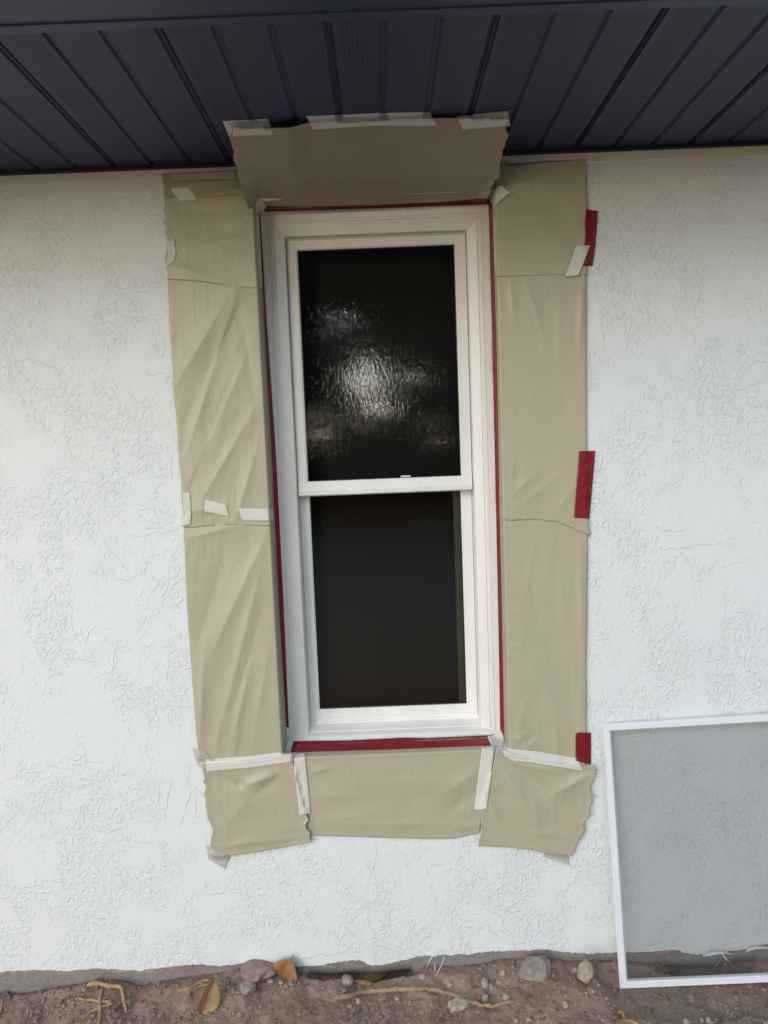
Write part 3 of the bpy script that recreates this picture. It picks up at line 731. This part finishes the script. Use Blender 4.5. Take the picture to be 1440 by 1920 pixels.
ct('wrinkled tape scrap at the outer lower corner of the left column', [[(362,1404),(366,1424),(375,1440)],[(382,1405),(392,1418),(404,1426)],[(362,1404),(382,1405)],[(375,1440),(404,1426)]], 11, mat=THIN)
ct('long tape under the left column, across the top of the crumpled corner square', [[(384,1424),(388,1447)],[(531,1410),(549,1414),(552,1428)],[(384,1424),(460,1418),(531,1410)],[(388,1447),(470,1440),(552,1428)]], 12, lift=.0020, wr=.0008)
ct('near vertical tape joining the left corner square to the wide sheet below the window', [(549,1414),(572,1411),(583,1524),(562,1530)], 13, jag='tb', lift=.0026, wr=.0008)
ct('frail torn tape on bare wall at the lower tip of the left corner square', [[(386,1585),(390,1610)],[(404,1588),(430,1608),(422,1630)],[(386,1585),(404,1588)],[(390,1610),(422,1630)]], 14, mat=THIN, amp=2)
ct('crumpled tape wad at the top left corner of the window frame', [[(479,382),(480,400)],[(488,370),(500,390)],[(479,382),(488,370)],[(480,400),(500,390)]], 15, lift=.004, wr=.004)
ct('folded tape at the top right corner of the window frame', [[(917,372),(926,388)],[(938,345),(960,361)],[(917,372),(925,356),(938,345)],[(926,388),(942,373),(960,361)]], 16, lift=.004, wr=.003)
ct('slanted tape laid over the lower end of the highest red tab', [(1081,460),(1107,460),(1085,517),(1059,519)], 17, jag='tb', lift=.0068)
ct('faint tape along the top edge of the right paper column, under the eave', [(938,303),(1082,300),(1084,312),(970,316)], 18, mat=THIN)
ct('near vertical tape joining the wide sheet below the window to the right corner square', [(904,1400),(928,1398),(913,1517),(889,1518)], 19, jag='tb', lift=.0026, wr=.0008)
ct('long crumpled tape under the right column, above the deep folded square', [[(938,1398),(944,1416),(962,1426)],[(1083,1422),(1094,1446)],[(938,1398),(960,1404),(1010,1409),(1083,1422)],[(962,1426),(1000,1430),(1094,1446)]], 20, lift=.0020, wr=.0014)
ct('frail tape on bare wall at the lower tip of the right corner square', [(1019,1592),(1068,1605),(1070,1623),(1022,1607)], 21, mat=THIN, amp=2)
ct('crumpled tape end at the bottom left corner of the window frame', [[(535,1362),(540,1385),(533,1408)],[(543,1366),(550,1390),(545,1408)],[(535,1362),(543,1366)],[(533,1408),(545,1408)]], 22, lift=.005, wr=.005)
ct('crumpled tape wad at the bottom right corner of the window frame', [[(914,1380),(922,1400)],[(940,1370),(947,1386),(942,1398)],[(914,1380),(928,1378),(940,1370)],[(922,1400),(942,1398)]], 23, lift=.005, wr=.005)
ct('narrow pinkish tape sliver beside the upper left of the frame', [[(480,400),(483,470),(488,540)],[(485,400),(489,470),(492,540)],[(480,400),(485,400)],[(488,540),(492,540)]], 24, amp=.4, res=6)
ct('narrow tape sliver standing in the reveal beside the upper right of the frame', [[(925,412),(926,460),(928,515)],[(928,410),(930,460),(931,520)],[(925,412),(928,410)],[(928,515),(931,520)]], 25, amp=.4, res=6)
GR = 'strips of red tape'
def rt(label, q, seed, **k): return tape('red_tape', label, 'tape', q, RED, GR, seed=seed, **k)
rt('highest of the three loose red tabs on the right paper edge, crinkled', [[(1099,393),(1096,420),(1099,440),(1093,470),(1093,498)],[(1121,395),(1117,450),(1111,498)],[(1099,393),(1121,395)],[(1093,498),(1111,498)]], 31, amp=.9, wr=.003, lift=.003)
rt('middle of the three loose red tabs on the right paper edge', [(1086,846),(1116,845),(1105,972),(1076,970)], 32, jag='b', wr=.002, lift=.003)
rt('lowest of the three loose red tabs on the right paper edge', [[(1079,1376),(1079,1426)],[(1108,1374),(1108,1434)],[(1079,1376),(1084,1373),(1108,1374)],[(1079,1426),(1108,1434)]], 33, jag='', lift=.0026)
rt('wide red tape lying on the sill along the bottom of the window', [[(546,1390),(548,1400),(545,1411)],[(927,1378),(930,1397)],[(546,1390),(660,1388),(760,1383),(800,1384),(927,1378)],[(545,1411),(740,1405),(930,1397)]], 34, amp=1.2, lift=.002)
rt('thin red tape running down the left side of the window frame', [[(486,400),(496,600),(510,860),(524,1140),(537,1368)],[(488,400),(500,600),(518,860),(532,1140),(542,1372)],[(486,400),(488,400)],[(537,1368),(542,1372)]], 35, jag='', res=5, lift=.002)
rt('thin red tape running down the right side of the window frame', [[(916,384),(922,600),(928,860),(934,1140),(938,1372)],[(923,380),(927,520),(931,640),(937,970),(941,1140),(945,1376)],[(916,384),(923,380)],[(938,1372),(945,1376)]], 36, jag='', res=5, lift=.002)
rt('thin dark red tape across the head of the window frame', [[(493,389),(497,397)],[(916,372),(918,383)],[(493,389),(500,387),(560,388),(700,385),(820,379),(916,372)],[(497,397),(560,395),(700,391),(918,383)]], 37, jag='', res=5, lift=.002)

# ------------------------------------------------------------------ insect screen leaning on the wall
BL = atz(1163, 1854, 0.004); BR = atz(1440, 1859, 0.004)
TLs = at(1130, 1358, -.022); TRs = at(1440, 1349, -.024)
upv = TLs-BL; SH = upv.length; upv.normalize()
rtv = ((BR-BL).normalized()+(TRs-TLs).normalized()).normalized(); rtv = (rtv-upv*rtv.dot(upv)).normalized()
nrm = rtv.cross(upv).normalized()
if nrm.y > 0: nrm = -nrm
SW = .60
screen = thing('insect_screen', 'white framed insect screen with grey mesh leaning against the wall at the lower right', 'window screen', BL)
def loc(a, b, d): return BL + rtv*a + upv*b + nrm*d
fm = MB(); LP = [(0, -.0085), (0, -.0005), (.0012, .0008), (.0035, .0008), (.0040, -.0004), (.0052, -.0004), (.0058, .0010), (.0185, .0010), (.0198, -.0004), (.0200, -.0040), (.0230, -.0045), (.0232, -.0085)]
for (ins, d) in LP:
    fm.v += [loc(ins, ins, d), loc(SW-ins, ins, d), loc(SW-ins, SH-ins, d), loc(ins, SH-ins, d)]
for k in range(len(LP)-1):
    for i in range(4):
        a = 4*k+i; b = 4*k+(i+1) % 4; fm.f.append([a, b, b+4, a+4])
n = 4*(len(LP)-1)
for i in range(4): fm.f.append([n+i, n+(i+1) % 4, (i+1) % 4, i])
fm.mk('frame', ALU, screen)
nu, nv = 30, 40; V = []; UV = []
for j in range(nv):
    for i in range(nu):
        a = .018+(SW-.036)*i/(nu-1); b = .018+(SH-.036)*j/(nv-1)
        sag = -.0035-.004*math.sin(PI*i/(nu-1))*math.sin(PI*j/(nv-1))*(.6+.4*noise.noise((a*5, b*5, 0)))
        V.append(loc(a, b, sag)); UV.append((a+.0006*noise.noise((a*7, b*6, 1)), b+.0008*noise.noise((a*6, b*7, 4))))
mk('mesh', V, gridfaces(nu, nv), MESH, screen, smooth=True, uv=UV)
sp = MB()
for (a0, a1, b0, b1) in ((.0198, .0232, .0198, SH-.0198), (SW-.0232, SW-.0198, .0198, SH-.0198), (.0232, SW-.0232, .0198, .0225), (.0232, SW-.0232, SH-.0225, SH-.0198)):
    nn = len(sp.v)
    for d in (-.0035, -.0022): sp.v += [loc(a0, b0, d), loc(a1, b0, d), loc(a1, b1, d), loc(a0, b1, d)]
    sp.f += [[nn+i for i in f] for f in ((0,3,2,1),(4,5,6,7),(0,1,5,4),(1,2,6,5),(2,3,7,6),(3,0,4,7))]
sp.mk('spline', m_plain('grey_spline', (.45, .46, .48), .5), screen)

# ------------------------------------------------------------------ stones, roots, leaves on the dirt
M_STONE = m_two('pale_stone', (.30, .245, .185), (.46, .40, .32), 40)
M_GREY = m_two('grey_stone', (.24, .195, .165), (.36, .31, .265), 30, bump=.004)
M_BRICK = m_two('reddish_rubble', (.27, .17, .14), (.36, .27, .22), 40, bump=.006)
M_ROOT = m_two('orange_root_bark', (.38, .22, .10), (.50, .32, .16), 60, (1, 1, 1), .7, .003, 120)
M_ROOTB = m_two('brown_root_bark', (.30, .185, .12), (.42, .28, .20), 60, (1, 1, 1), .7, .003, 120)
M_LEAF = m_two('dry_orange_leaf', (.22, .090, .032), (.33, .155, .06), 35, (1, 1, 1), .45, .0015, 60, .5)
M_TAN = m_two('dry_tan_leaf', (.30, .16, .065), (.42, .25, .115), 35, (1, 1, 1), .5, .0015, 60, .4)
M_DARKLEAF = m_two('dark_brown_leaf', (.13, .075, .04), (.22, .13, .06), 40, (1, 1, 1), .45, .001, 80, .5)
M_WHITE = m_plain('white_paint_drip', (.74, .75, .75), .5)
def px_m(P): return (P-CAM).length/F
import bmesh
def ico(sub):
    bm = bmesh.new(); bmesh.ops.create_icosphere(bm, subdivisions=sub, radius=1.0)
    v = [x.co.copy() for x in bm.verts]; f = [[q.index for q in p.verts] for p in bm.faces]; bm.free(); return v, f
ICO = {s: ico(s) for s in (2, 3, 4)}
def stone(label, px, py, wpx, hpx, mat, seed, sink=.25, ang=0.0, edgy=.0, name='stone', cat='stone', lump=.32, group='stones on the dirt', lift=0):
    P = ground_hit(px, py+hpx*.30); s = px_m(P)*(.66 if wpx < 24 else .90); a, b = wpx*s/2, hpx*s/2*1.1
    V, Fc = ICO[4 if wpx > 24 else 3]; out = []; ca, sa = math.cos(ang), math.sin(ang)
    if not edgy and wpx < 24: edgy = (.80, .0, .74, .86)[seed % 4]
    for v in V:
        k = 1+lump*noise.noise(v*1.3+Vector((seed*5.1, 0, 0)))+.10*noise.noise(v*3.5+Vector((0, seed*3.7, 0)))+.035*noise.noise(v*9+Vector((0, 0, seed)))
        q_ = v*k
        if edgy:
            for d in (Vector((1, .3, .5)), Vector((-.8, -.5, .6)), Vector((.2, -.9, .3)), Vector((-.3, -.4, -1)), Vector((.5, -.6, -.5))):
                d = d.normalized(); m = q_.dot(d)-edgy
                if m > 0: q_ = q_-d*m*.85
        x, y, z = q_.x*a, q_.y*max(a, b)*.85, q_.z*b
        out.append(P+Vector((x*ca+z*sa, y, -x*sa+z*ca+b*(.8-2*sink)+lift)))
    return tag(mk(name, out, Fc, mat, None, smooth=not edgy), label, cat, group)
stone('big rounded grey stone half buried against the wall base, left of a pale angular one', 1003, 1811, 56, 32, M_GREY, 1, .30, -.2)
stone('pale angular pointed stone standing in the dirt left of the insect screen', 1099, 1824, 27, 38, M_STONE, 2, .12, .15, .72)
stone('flat twin-lobed cream pebble beside the curved root', 858, 1881, 34, 17, M_STONE, 3, .30, -.12, lump=.45)
stone('small buff pebble at the far left of the cluster right of the root arch', 843, 1844, 16, 13, M_STONE, 4, .3, -.4)
stone('tan oval pebble in the cluster above the end of the root', 909, 1840, 17, 22, M_STONE, 5, .3)
stone('narrow grey pebble right beside the tan oval one', 921, 1847, 10, 17, M_STONE, 6, .3)
stone('buff pebble resting just above the right end of the curved root', 910, 1869, 17, 18, M_STONE, 7, .3, .4)
stone('larger buff pebble near the big half buried stone, by the root tip', 950, 1866, 20, 17, M_STONE, 8, .3, -.3)
stone('pale pebble at the wall base under the painted edge, left of the big stone', 943, 1821, 14, 13, M_STONE, 9, .3)
stone('small white chip between the pebbles and the half buried stone', 937, 1841, 8, 8, M_STONE, 10, .2)
stone('pale grey stone below the bare strip, beside the curled white string', 792, 1829, 19, 10, M_STONE, 11, .3)
stone('cream pebble below the middle of the curved root', 745, 1871, 11, 9, M_STONE, 12, .25)
stone('pointed buff pebble under the left half of the curved root', 672, 1875, 13, 14, M_STONE, 13, .25, 0, .8)
stone('pale grey pebble left of the upright orange leaf', 507, 1837, 18, 9, M_STONE, 14, .3)
stone('grey pebble directly below the upright orange leaf', 527, 1840, 11, 11, M_STONE, 15, .3)
stone('brownish stone just right of the pebble under the leaf', 546, 1842, 15, 12, M_GREY, 16, .3)
stone('rounded grey stone below the reddish rubble chunk at the left', 464, 1848, 30, 20, M_GREY, 17, .3)
stone('small grey stone between the folded tan leaf and the rounded grey stone', 437, 1856, 10, 13, M_GREY, 18, .3)
stone('dark clod in the hollow under the broken foundation edge', 652, 1835, 24, 17, M_GREY, 19, .35)
stone('small tan pebble touching the pale angular stone', 1079, 1817, 20, 11, M_STONE, 20, .3, -.2)
stone('thin white chip near the pale angular stone', 1038, 1828, 6, 9, M_STONE, 21, .2)
stone('cream pebble low in the dirt under the big half buried stone', 1061, 1882, 13, 16, M_STONE, 22, .25)
stone('buff pebble at the bottom edge below the insect screen, leftmost of three', 1286, 1914, 14, 15, M_STONE, 23, .25)
stone('buff pebble at the bottom edge below the insect screen, middle of three', 1316, 1912, 8, 11, M_STONE, 24, .25)
stone('cream pebble at the bottom edge below the insect screen, rightmost of three', 1328, 1911, 12, 15, M_STONE, 25, .25)
stone('tiny white chip in bare dirt at the far left', 120, 1886, 6, 8, M_STONE, 26, .2)
stone('tiny grey chip in bare dirt at the far left, lower of two', 59, 1903, 6, 9, M_STONE, 27, .2)
stone('reddish rubble chunk lodged against the wall base left of the orange leaf', 482, 1812, 62, 24, M_BRICK, 28, .32, -.1, 0, 'rubble', 'rubble', .3, None)
for i, (a, b, s_) in enumerate([(1112,1858,8),(1122,1846,6),(1141,1880,6),(1100,1862,7),(992,1911,10),(970,1868,6),(1130,1912,9),(1250,1880,5),(1010,1905,6),(700,1890,6),(870,1838,7),(968,1913,10),(1203,1868,5),(1340,1887,5)]):
    stone('tiny pale gravel chip scattered in the dirt', a, b, s_, s_*.9, M_STONE, 40+i, .2, group='tiny gravel chips')

def crumbs():
    rnd = random.Random(11); V, Fc = [], []; base, bf = ICO[2]
    for k in range(4200):
        px, py = rnd.uniform(-30, 1470), 1800+130*rnd.random()**.9
        h = GB.ray_cast(CAM, ray(px, py))
        if not h[0] or h[0].y > .0: continue
        if noise.noise(h[0]*9) < rnd.uniform(-.6, .3): continue
        r = px_m(h[0])*rnd.choice((1.0, 1.3, 1.6, 2.0, 2.6, 3.6))*.9; n = len(V); o = Vector((rnd.random()*50, rnd.random()*50, 0))
        sx, sy_, sz = rnd.uniform(.7, 1.4), rnd.uniform(.7, 1.4), rnd.uniform(.5, 1)
        for v in base:
            q_ = v*r*(1+.45*noise.noise(v*1.6+o)); V.append(h[0]+Vector((q_.x*sx, q_.y*sy_, q_.z*sz+r*.15)))
        Fc += [[n+i for i in f] for f in bf]
    o = mk('dirt_crumbs', V, Fc, m_two('crumbled_soil', (.15, .105, .08), (.33, .26, .215), 25, bump=.002), None)
    o['kind'] = 'stuff'; o['label'] = 'loose crumbs of brown soil and grit along the wall base'; o['category'] = 'soil'
crumbs()
def tube(name, label, cat, pts, rpx, mat, group=None, taper=.35, seed=0, raise_=.6, kink=.35, parent=None, world=None):
    """root or twig draped over the dirt; pts in photograph pixels"""
    if world is None:
        P = resample(pts, max(6, int(sum(math.hypot(b[0]-a[0], b[1]-a[1]) for a, b in zip(pts, pts[1:]))/5)))
        W = [ground_hit(*p) for p in P]
        zz = [p.z for p in W]
        for _ in range(2): zz = [sum(zz[max(0, i-2):i+3])/len(zz[max(0, i-2):i+3]) for i in range(len(zz))]
        W = [Vector((p.x, p.y, z)) for p, z in zip(W, zz)]
    else: W = world
    V, Fc = [], []; S = 8; n = len(W)
    for i, p in enumerate(W):
        t = i/(n-1); r = rpx*.76*px_m(p)*(1-(1-taper)*t)*(1+kink*noise.noise((i*.45, seed*7, 0)))*(1 if 0 < i < n-1 else .45)
        d = (W[min(n-1, i+1)]-W[max(0, i-1)]).normalized(); a = d.cross(Vector((.1, .3, 1))).normalized(); b = a.cross(d)
        for k in range(S):
            th = 2*PI*k/S; V.append(p+Vector((0, 0, r*raise_))+(a*math.cos(th)+b*math.sin(th))*r)
    for i in range(n-1):
        for k in range(S): Fc.append([i*S+k, i*S+(k+1) % S, (i+1)*S+(k+1) % S, (i+1)*S+k])
    Fc += [list(range(S))[::-1], [(n-1)*S+k for k in range(S)]]
    if parent is None: return tag(mk(name, V, Fc, mat, None, smooth=True), label, cat, group)
    return mk(name, V, Fc, mat, parent, smooth=True)
GRT = 'roots on the dirt'
tube('root', 'long brown root arching across the dirt below the window', 'root', [(624,1875),(650,1870),(680,1864),(715,1859),(760,1857),(795,1855),(825,1860),(855,1869),(880,1880),(900,1886),(922,1890),(945,1882),(962,1878)], 5.0, M_ROOTB, GRT, .75, 1)
r1 = thing('root', 'orange root with a bent-down end sticking out at the wall base, far left', 'root', ground_hit(190, 1851), GRT)
tube('stem', None, None, [(163,1850),(180,1846),(205,1850),(228,1853),(231,1872),(234,1888),(238,1902)], 5.0, M_ROOT, parent=r1, seed=2, taper=.6)
tube('branch', None, None, [(205,1850),(214,1843),(221,1838)], 2.2, M_ROOT, parent=r1, seed=3)
r2 = thing('root', 'forked thin root lying on the dirt below the bent orange one', 'root', ground_hit(188, 1885), GRT)
tube('stem', None, None, [(193,1852),(188,1868),(187,1885),(188,1902),(185,1925)], 3.0, M_ROOTB, parent=r2, seed=4, taper=.9)
tube('branch', None, None, [(142,1874),(165,1876),(190,1878),(212,1882)], 2.3, M_ROOT, parent=r2, seed=5, taper=1.2)
tube('branch', None, None, [(213,1883),(195,1887),(178,1894),(164,1903),(152,1918)], 2.8, M_ROOT, parent=r2, seed=6, taper=.6)
tube('branch', None, None, [(190,1878),(205,1868),(212,1860)], 1.6, M_ROOTB, parent=r2, seed=7)
r3 = thing('root', 'tangle of fine tan roots beside the folded tan leaf', 'root', ground_hit(375, 1850), GRT)
tube('branch', None, None, [(396,1838),(378,1842),(362,1850),(346,1856),(332,1862)], 3.4, M_ROOT, parent=r3, seed=8)
tube('branch', None, None, [(392,1846),(376,1850),(362,1856),(352,1862)], 2.6, M_ROOT, parent=r3, seed=9)
tube('branch', None, None, [(392,1842),(405,1844),(420,1846),(428,1846)], 4.4, M_ROOTB, parent=r3, seed=10)
tube('twig', 'thin dry twig at the very bottom left of the insect screen', 'twig', [(1157,1901),(1170,1908),(1185,1916),(1200,1925)], 4.0, M_TAN, None, .9, 11)
tube('twig', 'tiny twig sticking up at the left edge of the picture', 'twig', [(6,1872),(3,1885),(0,1900),(-2,1912)], 2.2, M_ROOT, None, .7, 12)
tube('twig', 'short dark twig in bare dirt between the root tangle and the forked root', 'twig', [(310,1850),(302,1858),(297,1868)], 1.8, M_ROOTB, None, .7, 13)

def leaf(label, base, tip, wpx, mat, fold=.5, curl=.15, seed=0, tilt=0.0, stem=None, raise_=.0, pad=.0):
    """pointed dry leaf folded along its midrib; base and tip are world points"""
    ax = tip-base; Ln = ax.length; ax.normalize()
    view = (CAM-(base+tip)/2).normalized(); sd_ = ax.cross(view).normalized(); nn = sd_.cross(ax).normalized()
    ca, sa = math.cos(tilt), math.sin(tilt); sd_, nn = sd_*ca+nn*sa, nn*ca-sd_*sa
    W_ = wpx*px_m(base)/2; V = []; NU, NV = 9, 18
    root = thing('dry_leaf', label, 'leaf', base, 'dead leaves at the wall base')
    for j in range(NV):
        t = j/(NV-1); wd = W_*max(.02, (math.sin(PI*min(1, t**.75))**.8))
        for i in range(NU):
            s = -1+2*i/(NU-1)
            p = base+ax*(Ln*t)+sd_*(wd*s)+nn*(wd*(fold*abs(s)-.25*s*s)+curl*Ln*math.sin(PI*t)-raise_)
            p += nn*(.0022*noise.noise((s*1.5+seed, t*5, 0)))+sd_*(.0012*noise.noise((t*7, s*.5, seed)))
            V.append(p)
    mk('blade', V, gridfaces(NU, NV), mat, root, smooth=True, solid=.0006)
    st = [base-ax*(Ln*.02)+nn*(curl*Ln*.0-.001)]+[base+ax*(Ln*(.05+.9*k/8))+nn*(curl*Ln*math.sin(PI*(.05+.9*k/8))-.0012-raise_) for k in range(9)]
    tube('midrib', None, None, None, 1.0, mat, world=st, parent=root, taper=.4, raise_=0, kink=.1)
    if stem: tube('stalk', None, None, None, 1.6, mat, world=[tip-ax*.004, tip+(stem-tip)*.5, stem], parent=root, taper=.6, raise_=0, kink=.2)
b = ground_hit(533, 1833); dy_ = b.y
leaf('upright orange-brown leaf standing against the wall base', b+Vector((-.002, 0, -.004)), at(546, 1797, dy_+.004), 46, M_LEAF, .55, .04, 1, .25, stem=at(551, 1790, dy_+.008))
b = ground_hit(377, 1903)
leaf('long folded tan leaf propped up in the dirt at the left, front half', b, at(404, 1832, b.y+.055), 34, M_TAN, .9, .03, 2, -.35)
b2 = ground_hit(368, 1896)
leaf('narrow half of a tan leaf tucked behind the long folded one', b2, at(398, 1838, b2.y+.055), 16, M_TAN, .9, .02, 3, -.9)
b = ground_hit(672, 1840); e = ground_hit(730, 1828)
leaf('curled olive brown leaf lying over the dark hollow under the wall', b+Vector((0, -.004, .006)), e+Vector((0, -.002, .016)), 22, m_two('olive_brown_leaf', (.16, .10, .035), (.24, .16, .06), 40, spec=.5), .5, .12, 4, .2)
b = ground_hit(700, 1846); e = ground_hit(665, 1842)
leaf('thin reddish leaf edge in front of the curled olive leaf', b+Vector((0, 0, .004)), e+Vector((0, 0, .006)), 9, M_LEAF, .6, .05, 5, .5)
b = ground_hit(1225, 1824); e = ground_hit(1265, 1816)
leaf('dark leaf lying behind the lower left of the insect screen', b+Vector((0, 0, .006)), e+Vector((0, 0, .012)), 18, M_DARKLEAF, .5, .1, 6, .4)

# white string and paint drips
s0 = ground_hit(816, 1828)
tube('string', 'thin curled white string hanging from the painted edge to the dirt', 'string', None, 1.0, M_WHITE, None, .8, 1, 0, .1, world=[at(800,1815,-.004), at(806,1800,-.008), at(816,1787,-.010), at(823,1781,-.010), at(830,1786,-.012), at(832,1798,-.014), at(828,1810,-.018), at(822,1820,-.022), ground_hit(818,1830)+Vector((0, 0, .002))])
tube('string', 'short straight white string beside the curled one', 'string', None, 1.0, M_WHITE, None, .8, 2, 0, .1, world=[at(816,1804,-.004), at(815,1812,-.010), ground_hit(816,1824)+Vector((0, 0, .002))])
p = thing('painted_root', 'white paint-covered root behind the mesh of the insect screen', 'root', at(1345, 1790, -.01), GRT)
tube('stem', None, None, None, 3.0, M_WHITE, world=[at(1318,1793,-.012), at(1332,1789,-.020), at(1345,1787,-.024), at(1360,1787,-.022), at(1378,1790,-.016)], parent=p, taper=.6, raise_=0)
tube('branch', None, None, None, 1.6, M_WHITE, world=[at(1352,1788,-.022), at(1360,1796,-.026), at(1366,1803,-.030)], parent=p, taper=.5, raise_=0)
p = thing('painted_root', 'white paint-covered root at the right edge of the picture behind the mesh', 'root', at(1420, 1779, -.01), GRT)
tube('stem', None, None, None, 2.6, M_WHITE, world=[at(1398,1785,-.010), at(1406,1780,-.016), at(1420,1777,-.018), at(1440,1777,-.014), at(1460,1776,-.010)], parent=p, taper=.7, raise_=0)
r4 = thing('root', 'fine tan rootlets hanging in the hollow behind the insect screen', 'root', at(1345, 1810, -.01), GRT)
for k, pts in enumerate(([(1352,1795),(1346,1806),(1340,1816)], [(1362,1798),(1372,1808),(1378,1818)], [(1358,1796),(1360,1808),(1358,1820)])):
    tube('branch', None, None, None, 1.2, M_ROOT, world=[at(a, b, -.014-.008*i) for i, (a, b) in enumerate(pts)], parent=r4, seed=20+k, raise_=0)

# ------------------------------------------------------------------ far wood behind the viewer: what the glass reflects
def woodland():
    rnd = random.Random(3); V, Fc = [], []
    gaps = []
    for (px, py, w_, h_) in ((684, 704, 56, 96), (702, 764, 44, 36), (645, 612, 28, 34), (775, 704, 30, 34), (594, 800, 22, 60), (822, 800, 12, 30)):
        P = at(px, py, .1375); d = (P-CAM).normalized(); d = Vector((d.x, -d.y, d.z)); t = (-15-P.y)/d.y; Q = P+d*t; s = (t+2.3)/F
        gaps.append((Q.x, Q.z, w_*s/2, h_*s/2))
    k = 0
    while k < 12500:
        x = rnd.uniform(-4.6, 4.6); y = rnd.uniform(-17, -13.5); z = rnd.uniform(0, 9.5)
        top = 6.4+2.2*noise.noise((x*.25, 3, 0))+1.0*noise.noise((x*.8, 1, 0))
        if z > top: continue
        if any(((x-a)/r)**2+((z-b_)/s)**2 < 1+.35*noise.noise((x*5, z*5, 1)) for a, b_, r, s in gaps): continue
        c = Vector((x, y, z)); a = Vector((rnd.gauss(0, 1), rnd.gauss(0, 1), rnd.gauss(0, 1))).normalized(); b_ = a.orthogonal().normalized(); sc = rnd.uniform(.08, .22) if any(((x-g[0])/(g[2]+.5))**2+((z-g[1])/(g[3]+.5))**2 < 1 for g in gaps) else rnd.uniform(.18, .38)
        n = len(V); V += [c+a*sc, c+b_*sc*.6, c-a*sc, c-b_*sc*.6]; Fc.append([n, n+1, n+2, n+3]); k += 1
    o = mk('woodland', V, Fc, m_two('dark_foliage', (.05, .07, .035), (.10, .13, .06), 3, bump=0), None)
    o['kind'] = 'stuff'; o['label'] = 'dark green trees across the yard that the window glass mirrors'; o['category'] = 'trees'
woodland()
